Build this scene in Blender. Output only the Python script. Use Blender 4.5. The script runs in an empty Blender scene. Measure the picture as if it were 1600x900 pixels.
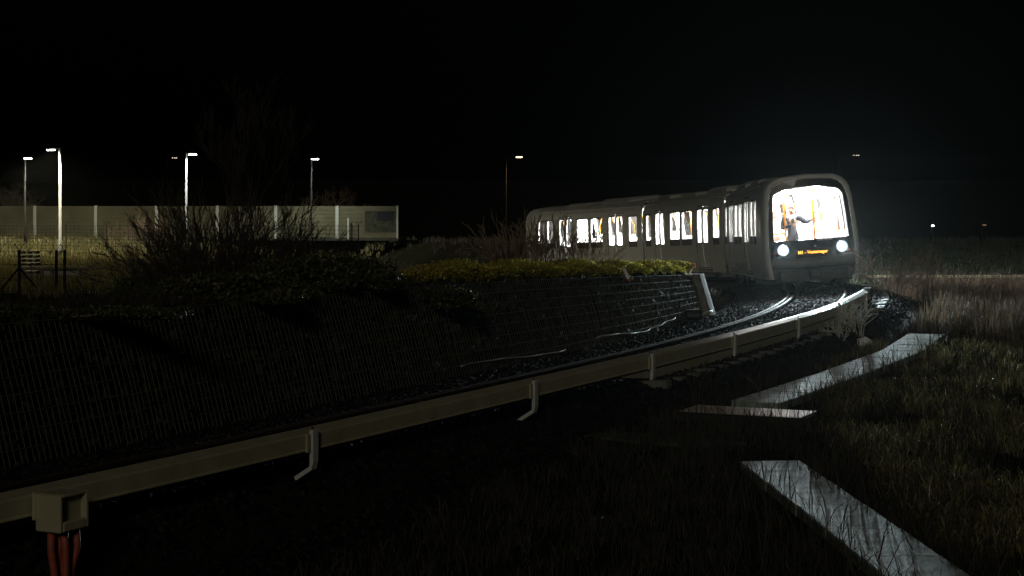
import bpy, bmesh, math
import numpy as np
from mathutils import Vector, Matrix

# ------------------------------------------------------------------ camera
scene = bpy.context.scene
col = scene.collection
F, HC, YH = 2960.0, 3.06, 276.0          # focal length in photo pixels, eye height, horizon row
cam_d = bpy.data.cameras.new("camera")
cam_d.sensor_width = 36.0
cam_d.lens = 36.0 * F / 1600.0
cam_d.shift_y = -(450.0 - YH) / 1600.0
cam_d.clip_start, cam_d.clip_end = 0.1, 6000.0
cam = bpy.data.objects.new("camera", cam_d)
cam.location = (0, 0, HC)
cam.rotation_euler = (math.radians(90), 0, 0)
col.objects.link(cam)
scene.camera = cam

# ------------------------------------------------------------------ night sky, faint moon-level key, exposure
SUN_EL, SUN_AZ = math.radians(22), math.radians(186)     # faint light from behind the camera, almost level with it
world = bpy.data.worlds.new("World")
scene.world = world
world.use_nodes = True
wn = world.node_tree
bg = wn.nodes["Background"]
sky = wn.nodes.new("ShaderNodeTexSky")
sky.sky_type = 'NISHITA'
sky.sun_disc = False
sky.sun_elevation = SUN_EL
sky.sun_rotation = SUN_AZ
sky.dust_density = 6.0
sky.ozone_density = 0.5
wn.links.new(sky.outputs[0], bg.inputs[0])
bg.inputs[1].default_value = 0.0001
sun_d = bpy.data.lights.new("sun", 'SUN')
sun_d.energy = 0.32
sun_d.angle = math.radians(8)
sun_d.color = (1.0, 0.93, 0.72)
sun = bpy.data.objects.new("sun", sun_d)
_sd = Vector((math.sin(SUN_AZ) * math.cos(SUN_EL), math.cos(SUN_AZ) * math.cos(SUN_EL), math.sin(SUN_EL)))
sun.rotation_euler = (-_sd).to_track_quat('-Z', 'Y').to_euler()
sun.location = _sd * 60
col.objects.link(sun)
scene.view_settings.view_transform = 'Standard'
scene.view_settings.look = 'None'
scene.view_settings.exposure = 0.0
scene.view_settings.gamma = 1.0
scene.view_settings.use_curve_mapping = False
scene.render.engine = 'CYCLES'
scene.cycles.use_denoising = True
scene.cycles.max_bounces = 8
scene.cycles.transparent_max_bounces = 16
scene.cycles.volume_bounces = 1
scene.cycles.sample_clamp_indirect = 4.0
scene.cycles.use_light_tree = True

# ------------------------------------------------------------------ helpers
RNG = np.random.default_rng(7)


def mat(name, color, rough=0.6, metal=0.0, spec=0.5, noise=None, scale=6.0, bump=0.0, bscale=40.0,
        emit=None, estr=0.0, island=None, coat=0.0, coord='Object', detail=6.0):
    m = bpy.data.materials.new(name)
    m.use_nodes = True
    nt = m.node_tree
    b = nt.nodes["Principled BSDF"]
    b.inputs["Base Color"].default_value = (*color, 1)
    b.inputs["Roughness"].default_value = rough
    b.inputs["Metallic"].default_value = metal
    b.inputs["Specular IOR Level"].default_value = spec
    b.inputs["Coat Weight"].default_value = coat
    tc = nt.nodes.new("ShaderNodeTexCoord")
    src = None
    if noise:
        n = nt.nodes.new("ShaderNodeTexNoise")
        n.inputs["Scale"].default_value = scale
        n.inputs["Detail"].default_value = detail
        n.inputs["Roughness"].default_value = 0.65
        nt.links.new(tc.outputs[coord], n.inputs["Vector"])
        r = nt.nodes.new("ShaderNodeValToRGB")
        r.color_ramp.elements[0].position = 0.32
        r.color_ramp.elements[1].position = 0.68
        r.color_ramp.elements[0].color = (*color, 1)
        r.color_ramp.elements[1].color = (*noise, 1)
        nt.links.new(n.outputs["Fac"], r.inputs["Fac"])
        src = r.outputs["Color"]
    if island:
        g = nt.nodes.new("ShaderNodeNewGeometry")
        r2 = nt.nodes.new("ShaderNodeValToRGB")
        els = r2.color_ramp.elements
        for i, c in enumerate(island):
            p = i / (len(island) - 1)
            if i < 2:
                e = els[i]
                e.position = p
            else:
                e = els.new(p)
            e.color = (*c, 1)
        for i, c in enumerate(island):
            els[i].position = i / (len(island) - 1)
            els[i].color = (*c, 1)
        nt.links.new(g.outputs["Random Per Island"], r2.inputs["Fac"])
        src = r2.outputs["Color"]
    if src is not None:
        nt.links.new(src, b.inputs["Base Color"])
    if bump:
        n2 = nt.nodes.new("ShaderNodeTexNoise")
        n2.inputs["Scale"].default_value = bscale
        n2.inputs["Detail"].default_value = 5.0
        nt.links.new(tc.outputs[coord], n2.inputs["Vector"])
        bp = nt.nodes.new("ShaderNodeBump")
        bp.inputs["Strength"].default_value = bump
        bp.inputs["Distance"].default_value = 0.02
        nt.links.new(n2.outputs["Fac"], bp.inputs["Height"])
        nt.links.new(bp.outputs[0], b.inputs["Normal"])
    if emit:
        b.inputs["Emission Color"].default_value = (*emit, 1)
        b.inputs["Emission Strength"].default_value = estr
    return m


def glass_mat(name, tint=(0.93, 0.95, 0.95), gloss=0.26):
    m = bpy.data.materials.new(name)
    m.use_nodes = True
    nt = m.node_tree
    nt.nodes.clear()
    o = nt.nodes.new("ShaderNodeOutputMaterial")
    mx = nt.nodes.new("ShaderNodeMixShader")
    tr = nt.nodes.new("ShaderNodeBsdfTransparent")
    gl = nt.nodes.new("ShaderNodeBsdfGlossy")
    lw = nt.nodes.new("ShaderNodeLayerWeight")          # 1 - |cos|, the same from both sides of the sheet
    lw.inputs["Blend"].default_value = .5
    pw = nt.nodes.new("ShaderNodeMath")
    pw.operation = 'POWER'
    pw.inputs[1].default_value = 4.0
    fr = nt.nodes.new("ShaderNodeMath")
    fr.operation = 'MULTIPLY_ADD'
    fr.inputs[1].default_value = .85
    fr.inputs[2].default_value = gloss
    nt.links.new(lw.outputs["Facing"], pw.inputs[0])
    nt.links.new(pw.outputs[0], fr.inputs[0])
    tr.inputs[0].default_value = (*tint, 1)
    gl.inputs["Roughness"].default_value = 0.02
    nt.links.new(fr.outputs[0], mx.inputs[0])
    nt.links.new(tr.outputs[0], mx.inputs[1])
    nt.links.new(gl.outputs[0], mx.inputs[2])
    nt.links.new(mx.outputs[0], o.inputs[0])
    return m


M = {}


def translucent(m, w):
    """let light through thin leaves: half reflected, half passed on"""
    nt = m.node_tree
    b = nt.nodes["Principled BSDF"]
    out = next(n_ for n_ in nt.nodes if n_.type == 'OUTPUT_MATERIAL')
    t_ = nt.nodes.new("ShaderNodeBsdfTranslucent")
    mx = nt.nodes.new("ShaderNodeMixShader")
    mx.inputs[0].default_value = w
    lk = b.inputs["Base Color"].links
    if lk:
        nt.links.new(lk[0].from_socket, t_.inputs[0])
    else:
        t_.inputs[0].default_value = b.inputs["Base Color"].default_value
    nt.links.new(b.outputs[0], mx.inputs[1])
    nt.links.new(t_.outputs[0], mx.inputs[2])
    nt.links.new(mx.outputs[0], out.inputs[0])


def add_obj(name, me, parent=None, m=None, mw=None):
    o = bpy.data.objects.new(name, me)
    col.objects.link(o)
    if m is not None and len(me.materials) == 0:
        me.materials.append(m)
    if parent is not None:
        o.parent = parent
    if mw is not None:
        o.matrix_basis = mw
    return o


def tag(o, label=None, cat=None, group=None, kind=None):
    if label:
        o["label"] = label
    if cat:
        o["category"] = cat
    if group:
        o["group"] = group
    if kind:
        o["kind"] = kind
    return o


def empty(name, loc=(0, 0, 0), rz=0.0):
    o = bpy.data.objects.new(name, None)
    o.empty_display_size = 0.2
    o.location = loc
    o.rotation_euler = (0, 0, rz)
    col.objects.link(o)
    return o


def copy_tree(o, parent=None):
    c = o.copy()
    col.objects.link(c)
    c.parent = parent
    for ch in list(o.children):
        copy_tree(ch, c)
    return c


def mesh_np(name, verts, faces, smooth=False):
    """verts (n,3); faces list of (m,k) index arrays"""
    verts = np.asarray(verts, dtype=np.float32)
    me = bpy.data.meshes.new(name)
    me.vertices.add(len(verts))
    me.vertices.foreach_set("co", verts.ravel())
    faces = [np.asarray(f, dtype=np.int32) for f in faces if len(f)]
    tot = np.concatenate([np.full(len(f), f.shape[1], np.int32) for f in faces])
    idx = np.concatenate([f.ravel() for f in faces])
    me.loops.add(len(idx))
    me.loops.foreach_set("vertex_index", idx)
    me.polygons.add(len(tot))
    st = np.concatenate([[0], np.cumsum(tot)[:-1]]).astype(np.int32)
    me.polygons.foreach_set("loop_start", st)
    me.polygons.foreach_set("loop_total", tot)
    if smooth:
        me.polygons.foreach_set("use_smooth", np.ones(len(tot), bool))
    me.update(calc_edges=True)
    me.validate()
    return me


class MB:
    """collects boxes, tubes, rings, grids; build() links ONE mesh object"""
    def __init__(self):
        self.v, self.f = [], []

    def add(self, vs, fs):
        n = len(self.v)
        self.v += [tuple(p) for p in vs]
        self.f += [tuple(i + n for i in q) for q in fs]
        return self

    def box(self, c, d, rot=None, taper=1.0, bevel=0.0):
        hx, hy, hz = d[0] / 2, d[1] / 2, d[2] / 2
        c = Vector(c)
        if bevel <= 0:
            P = []
            for z, t in ((-hz, 1), (hz, taper)):
                for x, y in ((-hx, -hy), (hx, -hy), (hx, hy), (-hx, hy)):
                    P.append(Vector((x * t, y * t, z)))
            fs = [(0, 3, 2, 1), (4, 5, 6, 7), (0, 1, 5, 4), (1, 2, 6, 5), (2, 3, 7, 6), (3, 0, 4, 7)]
        else:
            b = min(bevel, hx * .9, hy * .9, hz * .9)
            P, fs = [], []
            lv = [(-hz, b), (-hz + b, 0), (hz - b, 0), (hz, b)]
            for z, s in lv:
                for x, y in ((-hx + s + (b if not s else 0), -hy + s), (hx - s - (b if not s else 0), -hy + s),
                             (hx - s, -hy + s + (b if not s else 0)), (hx - s, hy - s - (b if not s else 0)),
                             (hx - s - (b if not s else 0), hy - s), (-hx + s + (b if not s else 0), hy - s),
                             (-hx + s, hy - s - (b if not s else 0)), (-hx + s, -hy + s + (b if not s else 0))):
                    P.append(Vector((x, y, z)))
            for k in range(3):
                for i in range(8):
                    j = (i + 1) % 8
                    fs.append((k * 8 + i, k * 8 + j, k * 8 + 8 + j, k * 8 + 8 + i))
            fs.append(tuple(range(7, -1, -1)))
            fs.append(tuple(range(24, 32)))
        if rot is not None:
            P = [rot @ p for p in P]
        return self.add([p + c for p in P], fs)

    def tube(self, pts, r, n=8, caps=True):
        pts = [Vector(p) for p in pts]
        rr = r if hasattr(r, '__len__') else [r] * len(pts)
        V = []
        prev = None
        for i, p in enumerate(pts):
            a = pts[max(0, i - 1)]
            b = pts[min(len(pts) - 1, i + 1)]
            t = (b - a).normalized()
            up = Vector((0, 0, 1)) if abs(t.z) < 0.95 else Vector((1, 0, 0))
            if prev is None:
                x = t.cross(up).normalized()
            else:
                x = (prev - t * prev.dot(t)).normalized()
            prev = x
            y = t.cross(x)
            for k in range(n):
                an = 2 * math.pi * k / n
                V.append(p + (x * math.cos(an) + y * math.sin(an)) * rr[i])
        fs = []
        for i in range(len(pts) - 1):
            for k in range(n):
                k2 = (k + 1) % n
                fs.append((i * n + k, i * n + k2, i * n + n + k2, i * n + n + k))
        if caps:
            fs.append(tuple(range(n - 1, -1, -1)))
            fs.append(tuple(range((len(pts) - 1) * n, len(pts) * n)))
        return self.add(V, fs)

    def grid(self, rows, closed=False):
        """rows: list of equal-length point lists"""
        n = len(rows[0])
        V = [p for r in rows for p in r]
        fs = []
        for i in range(len(rows) - 1):
            for k in range(n if closed else n - 1):
                k2 = (k + 1) % n
                fs.append((i * n + k, i * n + k2, i * n + n + k2, i * n + n + k))
        return self.add(V, fs)

    def disc(self, c, ax, r, n=16):
        c = Vector(c)
        ax = Vector(ax).normalized()
        up = Vector((0, 0, 1)) if abs(ax.z) < .9 else Vector((1, 0, 0))
        x = ax.cross(up).normalized()
        y = ax.cross(x)
        return self.add([c + (x * math.cos(2 * math.pi * k / n) + y * math.sin(2 * math.pi * k / n)) * r for k in range(n)],
                        [tuple(range(n))])

    def mesh(self, name, m=None, smooth=False):
        me = bpy.data.meshes.new(name)
        me.from_pydata([tuple(p) for p in self.v], [], self.f)
        if m is not None:
            me.materials.append(m)
        if smooth:
            for p in me.polygons:
                p.use_smooth = True
        me.update()
        return me

    def build(self, name, m, parent=None, smooth=False, mw=None):
        return add_obj(name, self.mesh(name, m, smooth), parent, None, mw)


def px(x, D):
    return (x - 800.0) * D / F


def row(y, D):
    return HC - (y - YH) * D / F


# ------------------------------------------------------------------ materials
M['ballast'] = mat('ballast', (0.02, 0.02, 0.02), .9, spec=.06, island=[(0.002, 0.002, 0.002), (0.004, 0.004, 0.004), (0.02, 0.019, 0.018)])
M['bed'] = mat('ballast_bed', (0.007, 0.007, 0.007), .95, spec=.1, noise=(0.015, 0.015, 0.014), scale=14, bump=1.0, bscale=20)
M['ground'] = mat('ground_soil', (0.006, 0.0055, 0.004), 1.0, spec=0.0, noise=(0.014, 0.014, 0.008), scale=.9, bump=.8, bscale=6)
M['concrete'] = mat('concrete', (0.26, 0.27, 0.26), .55, noise=(0.42, 0.42, 0.4), scale=5, bump=.35, bscale=60)
M['slab'] = mat('wet_slab_concrete', (0.07, 0.095, 0.083), .62, spec=.42, noise=(0.36, 0.42, 0.39), scale=4.2, bump=.8, bscale=30, detail=9)
M['shaded_slab'] = mat('slab_painted_shade', (0.02, 0.024, 0.02), .9, spec=.1, noise=(0.07, 0.075, 0.065), scale=5, bump=.5)  # darker copy of the slab concrete, shade put into the colour
M['pier'] = mat('pier_concrete', (0.1, 0.1, 0.093), .85, spec=.1, noise=(0.18, 0.175, 0.165), scale=7, bump=.4, bscale=50)
M['sleeper'] = mat('sleeper_concrete', (0.09, 0.09, 0.087), .5, noise=(0.17, 0.17, 0.16), scale=9, bump=.3)
M['rust'] = mat('rail_flank_rust', (0.025, 0.015, 0.011), .9, spec=.05, noise=(0.04, 0.025, 0.018), scale=20)
M['steel'] = mat('rail_head_steel', (0.05, 0.034, 0.03), .85, metal=.0, spec=.03)
M['cream'] = mat('cream_insulation', (0.27, 0.25, 0.165), .36, noise=(0.36, 0.335, 0.235), scale=3, bump=.05)
M['galv'] = mat('galvanised_steel', (0.42, 0.43, 0.44), .5, metal=.1, noise=(0.52, 0.52, 0.52), scale=12)
M['cable_red'] = mat('red_cable', (0.3, 0.06, 0.035), .6, noise=(0.2, 0.04, 0.025), scale=9)
M['white_cable'] = mat('white_cable', (0.4, 0.4, 0.38), .6, spec=.2)
M['black'] = mat('black_plastic', (0.015, 0.015, 0.016), .45)
M['stone'] = mat('gabion_stone', (0.06, 0.06, 0.05), .9, spec=.08, island=[(0.006, 0.007, 0.005), (0.014, 0.014, 0.011), (0.032, 0.029, 0.023)], bump=.6, bscale=25)
M['core'] = mat('wall_fill', (0.008, 0.009, 0.006), .95, noise=(0.018, 0.018, 0.013), scale=8)
M['wire'] = mat('mesh_wire', (0.082, 0.09, 0.073), .8, metal=.0, spec=.1)
M['train'] = mat('train_grey_paint', (0.45, 0.45, 0.42), .34, noise=(0.53, 0.53, 0.5), scale=1.3, bump=.02, bscale=1.5, coat=.25)
M['train_frame'] = mat('train_front_frame', (0.5, 0.51, 0.51), .42, noise=(0.56, 0.56, 0.56), scale=2, coat=.2)
M['roof'] = mat('train_roof', (0.24, 0.24, 0.22), .6, noise=(0.32, 0.32, 0.3), scale=3)
M['mask'] = mat('black_mask', (0.018, 0.019, 0.02), .18, coat=.4)
M['bumper'] = mat('bumper_grey', (0.1, 0.105, 0.11), .5, noise=(0.14, 0.14, 0.14), scale=4)
M['rubber'] = mat('rubber_seal', (0.02, 0.02, 0.02), .6)
M['bellows'] = mat('gangway_rubber', (0.2, 0.2, 0.19), .7)
M['under'] = mat('underframe', (0.03, 0.031, 0.033), .6, noise=(0.055, 0.055, 0.055), scale=5)
M['glass'] = glass_mat('window_glass')
M['inside'] = mat('interior_white', (0.78, 0.78, 0.77), .5)
M['floor'] = mat('interior_floor', (0.3, 0.3, 0.31), .5)
M['seat'] = mat('seat_cover', (0.12, 0.16, 0.24), .7)
M['yellow'] = mat('yellow_pole', (0.55, 0.19, 0.008), .35)
M['strip'] = mat('ceiling_light', (1, 1, 1), .5, emit=(1.0, 0.97, 0.92), estr=460.0)
M['lens'] = mat('headlight_lens', (1, 1, 1), .2, emit=(0.86, 0.95, 1.0), estr=30.0)
M['reflector'] = mat('headlight_reflector', (0.42, 0.46, 0.56), .8, spec=.2)  # bluish tint stands in for the glow round the lamp
M['led'] = mat('amber_led', (0.1, 0.03, 0.0), .5, emit=(1.0, 0.36, 0.05), estr=3.6)
M['lamp_led'] = mat('lamp_led', (1, 1, 1), .3, emit=(0.95, 1.0, 0.93), estr=30.0)
M['lamp_warm'] = mat('lamp_warm', (1, 1, 1), .3, emit=(1.0, 0.62, 0.3), estr=9.0)
M['far_lamp'] = mat('far_lamp_glow', (1, 1, 1), .3, emit=(1.0, 0.8, 0.55), estr=2.2)
M['far_white'] = mat('far_white_glow', (1, 1, 1), .3, emit=(0.85, 0.93, 1.0), estr=26.0)
M['far_orange'] = mat('far_orange_glow', (1, 1, 1), .3, emit=(1.0, 0.4, 0.12), estr=.45)
M['pole'] = mat('lamp_pole_paint', (0.09, 0.095, 0.1), .8, spec=.1, noise=(0.14, 0.14, 0.14), scale=5)
M['pole_dark'] = mat('dark_pole', (0.012, 0.012, 0.011), .9, spec=0.0)
M['barrier'] = mat('barrier_panel', (0.046, 0.043, 0.027), .85, spec=.1, noise=(0.078, 0.074, 0.048), scale=.45, bump=.15)
M['barrier_post'] = mat('barrier_post', (0.2, 0.21, 0.185), .45)
M['graffiti'] = mat('painted_patch', (0.012, 0.012, 0.008), .9, spec=.05, noise=(0.035, 0.036, 0.025), scale=4)
M['wood'] = mat('weathered_wood', (0.06, 0.05, 0.035), .85, noise=(0.11, 0.09, 0.065), scale=10)
M['bark'] = mat('bark', (0.06, 0.05, 0.036), .9, noise=(0.11, 0.09, 0.065), scale=10)
M['shrub_bark'] = mat('shrub_bark', (0.022, 0.018, 0.012), .9, noise=(0.04, 0.034, 0.024), scale=10)
M['twig'] = mat('twig_brown', (0.09, 0.06, 0.04), .85, noise=(0.13, 0.1, 0.07), scale=6)
M['weed'] = mat('dry_weed_stem', (0.42, 0.42, 0.36), .7, noise=(0.55, 0.55, 0.48), scale=8)
M['pale_twig'] = mat('pale_twig', (0.16, 0.11, 0.07), .85, noise=(0.24, 0.17, 0.11), scale=6)
M['hedge'] = mat('hedge_leaf', (0.2, 0.2, 0.03), .5, island=[(0.16, 0.19, 0.025), (0.5, 0.44, 0.06), (0.72, 0.6, 0.13), (0.4, 0.41, 0.05)])
M['leaf'] = mat('bush_leaf', (0.04, 0.07, 0.02), .5, island=[(0.022, 0.04, 0.012), (0.045, 0.075, 0.022), (0.075, 0.11, 0.035)])
M['bramble'] = mat('bramble_leaf', (0.03, 0.04, 0.015), .6, island=[(0.018, 0.026, 0.01), (0.035, 0.045, 0.015), (0.06, 0.05, 0.02)])
M['grass_green'] = mat('grass_green', (0.06, 0.08, 0.025), .4, spec=.6, island=[(0.06, 0.068, 0.024), (0.14, 0.13, 0.048), (0.36, 0.3, 0.16)])  # lightened to stand in for stronger light on the right
M['grass_dry'] = mat('grass_dry', (0.12, 0.085, 0.045), .7, island=[(0.036, 0.026, 0.017), (0.076, 0.055, 0.037), (0.145, 0.108, 0.074)])
M['grass_dark'] = mat('grass_dark', (0.035, 0.03, 0.017), .8, island=[(0.008, 0.009, 0.004), (0.016, 0.014, 0.007), (0.03, 0.022, 0.012)])  # darkened to stand in for shade on the unlit grass
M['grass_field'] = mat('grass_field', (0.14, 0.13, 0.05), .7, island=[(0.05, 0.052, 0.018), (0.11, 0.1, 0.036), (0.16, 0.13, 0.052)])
M['grass_far'] = mat('grass_far', (0.03, 0.045, 0.025), .8, island=[(0.012, 0.02, 0.011), (0.025, 0.038, 0.02), (0.045, 0.055, 0.03)])
M['plate'] = mat('chequer_plate', (0.45, 0.37, 0.345), .36, metal=.3, noise=(0.6, 0.5, 0.47), scale=2)
M['bag'] = mat('white_plastic', (0.75, 0.76, 0.78), .35)
M['sign'] = mat('sign_face', (0.85, 0.55, 0.43), .5)
M['sign_edge'] = mat('sign_edge', (0.12, 0.03, 0.025), .5)
M['ink'] = mat('sign_ink', (0.03, 0.015, 0.012), .6)
M['white'] = mat('white_paint', (0.8, 0.8, 0.8), .4)
M['red'] = mat('red_paint', (0.5, 0.06, 0.04), .5)
M['skin'] = mat('skin', (0.26, 0.16, 0.11), .5)
M['hair'] = mat('dark_hair', (0.02, 0.016, 0.014), .7)
M['hair_red'] = mat('auburn_hair', (0.35, 0.12, 0.08), .7)
M['jacket'] = mat('navy_jacket', (0.012, 0.014, 0.024), .8)
M['shirt'] = mat('pale_shirt', (0.11, 0.11, 0.13), .8)
M['trouser'] = mat('grey_trousers', (0.05, 0.05, 0.06), .8)
M['coat'] = mat('black_coat', (0.03, 0.03, 0.035), .8)
M['jumper'] = mat('beige_jumper', (0.5, 0.42, 0.36), .8)

for k_, w_ in (('hedge', .5), ('grass_dry', .4), ('grass_green', .35), ('leaf', .3), ('grass_field', .3)):
    translucent(M[k_], w_)

# ------------------------------------------------------------------ track alignment (plan, profile, cant)
KS = np.array([-40, -30, -10, 0, 8, 16, 24, 32, 38, 46, 54, 62, 70, 80, 150.])
KT = np.array([33.5, 32.68, 29.64, 27.97, 26.45, 26.04, 23.5, 17.3, 11.5, 2.97, -4.19, -11.64, -19.6, -26.0, -52.0])
_s = np.arange(-40, 150.01, 0.25)
_t = np.radians(np.interp(_s, KS, KT))
_k = np.ones(9) / 9
_t = np.convolve(np.pad(_t, 4, mode='edge'), _k, 'valid')
_i0 = int(np.argmin(abs(_s)))
_x = np.concatenate([[0], np.cumsum(np.sin((_t[1:] + _t[:-1]) / 2) * .25)])
_y = np.concatenate([[0], np.cumsum(np.cos((_t[1:] + _t[:-1]) / 2) * .25)])
_x += -7.045 - _x[_i0]
_y += 13.856 - _y[_i0]
CANT = math.radians(4.3)
S_FRONT = 40.9


def tz(s):
    s = np.asarray(s, float)
    return -0.043 * 3.0 * np.log1p(np.exp((s - 42.0) / 3.0))


def tp(s, off=0.0, dz=0.0):
    """point beside the track: off > 0 is the outer (right) side"""
    th = float(np.interp(s, _s, _t))
    return Vector((float(np.interp(s, _s, _x)) + off * math.cos(th),
                   float(np.interp(s, _s, _y)) - off * math.sin(th), float(tz(s)) + dz))


def tdir(s):
    th = float(np.interp(s, _s, _t))
    return Vector((math.sin(th), math.cos(th), 0)), Vector((math.cos(th), -math.sin(th), 0))


def nearest(X, Y):
    """vectorised nearest station and signed offset"""
    X = np.asarray(X, float).ravel()
    Y = np.asarray(Y, float).ravel()
    S = np.empty_like(X)
    O = np.empty_like(X)
    sel = slice(0, len(_s), 2)
    for a in range(0, len(X), 4000):
        xx, yy = X[a:a + 4000, None], Y[a:a + 4000, None]
        d = (xx - _x[None, sel]) ** 2 + (yy - _y[None, sel]) ** 2
        i = d.argmin(1) * 2
        S[a:a + 4000] = _s[i]
        O[a:a + 4000] = (X[a:a + 4000] - _x[i]) * np.cos(_t[i]) - (Y[a:a + 4000] - _y[i]) * np.sin(_t[i])
        far = np.sqrt(d.min(1))
        O[a:a + 4000] = np.where(far > 3.0, np.sign(O[a:a + 4000]) * far, O[a:a + 4000])
    return S, O


WK = np.array([-20, 4, 10, 18, 22.4, 27.6, 33.8, 36.])
WZ = np.array([1.36, 1.36, 1.35, 1.27, 1.16, .97, .72, .6])


def wall_top(s):
    return np.interp(s, WK, WZ)


def smooth(a, b, x):
    t = np.clip((x - a) / (b - a), 0, 1)
    return t * t * (3 - 2 * t)


def shoulder(s, o):
    s, o = np.asarray(s, float), np.asarray(o, float)
    return -.45 * (1 - smooth(6, 13, s)) * smooth(1.35, 1.75, o) + .19 * smooth(15, 18, s) * smooth(1.15, 1.42, o) * (1 - smooth(1.95, 2.7, o))


def ground_z(X, Y):
    X = np.asarray(X, float).ravel()
    Y = np.asarray(Y, float).ravel()
    S, O = nearest(X, Y)
    bed = tz(S) - 0.29
    # right side
    gr = -0.30 - 0.6 * smooth(42, 75, Y) - 0.5 * (1 - smooth(5, 14, S)) * smooth(1.7, 2.6, O) * (1 - smooth(3.0, 7, X + 4))
    gr = gr + 0.05 * np.sin(X * .9 + 1.3) * np.cos(Y * .7)
    right = bed + shoulder(S, O) + (gr - bed - shoulder(S, O)) * smooth(2.0, 3.2, O) - .03 * (O > 1.2) * (O < 2.6)
    right = np.where((S > 40), bed + (gr - bed) * smooth(2.2, 7.0, O), right)
    # left side
    field = -0.75 - 0.25 * smooth(60, 90, Y) * smooth(-30, 5, X) + 0.10 * np.sin(X * .31) * np.cos(Y * .23)
    A = -O
    berm = wall_top(S) - 0.04 + .04 * smooth(3.2, 3.8, A)
    berm = berm + (field - berm) * smooth(3.7, 9.5, A)
    fade = smooth(33.6, 35.4, S)
    side = bed + (field - bed) * smooth(2.4, 9.0, A)
    berm = berm + (side - berm) * fade
    left = bed + (berm - bed) * np.where(S > 33.5, smooth(2.7, 4.0, A), smooth(2.62, 3.0, A))
    return np.where(O >= 0, right, left)


def gz(x, y):
    return float(ground_z([x], [y])[0])


# ------------------------------------------------------------------ ground sheet
def axis(lo, hi, step, far_lo, far_hi):
    a = list(np.arange(lo, hi + 1e-6, step))
    g, p = step, lo
    while p > far_lo:
        g *= 1.25
        p -= g
        a.insert(0, p)
    g, p = step, hi
    while p < far_hi:
        g *= 1.25
        p += g
        a.append(p)
    return np.array(a)


ax_ = axis(-14, 14, .2, -1300, 1300)
ay_ = axis(12, 62, .3, -60, 1600)
GX, GY = np.meshgrid(ax_, ay_)
GZ = ground_z(GX, GY)
nx_, ny_ = len(ax_), len(ay_)
ii = (np.arange(ny_ - 1)[:, None] * nx_ + np.arange(nx_ - 1)[None, :]).ravel()
me = mesh_np("ground", np.stack([GX.ravel(), GY.ravel(), GZ], 1), [np.stack([ii, ii + 1, ii + nx_ + 1, ii + nx_], 1)], True)
tag(add_obj("ground", me, None, M['ground']), kind='structure')

# ballast bed sheet (a slightly raised ribbon over the ground)
rows = []
for s in np.arange(-25, 86, .5):
    rows.append([tp(s, o, z + float(shoulder(s, o))) for o, z in ((-2.15, -.24), (-1.5, -.2), (-.72, -.155), (0, -.105), (.72, -.05), (1.15, -.025), (1.42, -.2), (1.75, -.25), (2.0, -.27), (2.8, -.36))])
b = MB().grid(rows)
tag(b.build("ballast_bed", M['bed'], None, True), kind='structure')


def stones(n, pos, size, rng, squash=.75):
    """jittered boxes, 12 triangles each"""
    base = np.array([(-1, -1, -1), (1, -1, -1), (1, 1, -1), (-1, 1, -1), (-1, -1, 1), (1, -1, 1), (1, 1, 1), (-1, 1, 1)], float) * .5
    q = np.array([(0, 3, 2, 1), (4, 5, 6, 7), (0, 1, 5, 4), (1, 2, 6, 5), (2, 3, 7, 6), (3, 0, 4, 7)])
    V = base[None] * size[:, None, None] * (1 + rng.uniform(-.35, .35, (n, 8, 3)))
    V[:, :, 2] *= squash
    a, bb, c = rng.uniform(0, 6.28, (3, n))
    def R(i, j, an):
        m = np.tile(np.eye(3), (n, 1, 1))
        m[:, i, i] = m[:, j, j] = np.cos(an)
        m[:, i, j] = -np.sin(an)
        m[:, j, i] = np.sin(an)
        return m
    rot = R(0, 1, a) @ R(1, 2, bb * .5) @ R(0, 2, c * .5)
    V = np.einsum('nij,nkj->nki', rot, V) + pos[:, None, :]
    Fc = (np.arange(n)[:, None, None] * 8 + q[None]).reshape(-1, 4)
    return V.reshape(-1, 3), Fc


n = 52000
sS = RNG.uniform(2, 52, n)
oO = RNG.uniform(-2.15, 2.75, n)
th = np.interp(sS, _s, _t)
pos = np.stack([np.interp(sS, _s, _x) + oO * np.cos(th), np.interp(sS, _s, _y) - oO * np.sin(th),
                tz(sS) + np.interp(oO, [-2.15, -1.5, -.72, 0, .72, 1.15, 1.42, 1.75, 2.0, 2.8], [-.235, -.195, -.15, -.1, -.045, -.025, -.195, -.245, -.265, -.355]) + shoulder(sS, oO) + RNG.uniform(-.015, .012, n)], 1)
V, Fc = stones(n, pos, RNG.uniform(.035, .075, n), RNG)
tag(add_obj("ballast_stones", mesh_np("ballast_stones", V, [Fc]), None, M['ballast']),
    'dark grey crushed stone ballast along the track', 'ballast', kind='stuff')

# ------------------------------------------------------------------ railway track: two rails, check rail, sleepers
track = empty("railway_track", tp(20, 0, -.2))
tag(track, 'curving railway track with steel rails and concrete sleepers in front of the train', 'track')
RINV = Matrix.Translation(-track.location)


def cant_pt(s, off, dz):
    t, nn = tdir(s)
    return tp(s) + nn * off * math.cos(CANT) + Vector((0, 0, off * math.sin(CANT) + dz))


def rail_profile(s, off, h0=-.17):
    pr = [(-.07, h0), (.07, h0), (.07, h0 + .012), (.012, h0 + .03), (.012, -.045), (.036, -.035), (.036, -.006), (.028, 0), (-.028, 0),
          (-.036, -.006), (-.036, -.035), (-.012, -.045), (-.012, h0 + .03), (-.07, h0 + .012)]
    return [cant_pt(s, off + a, z) for a, z in pr]


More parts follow.
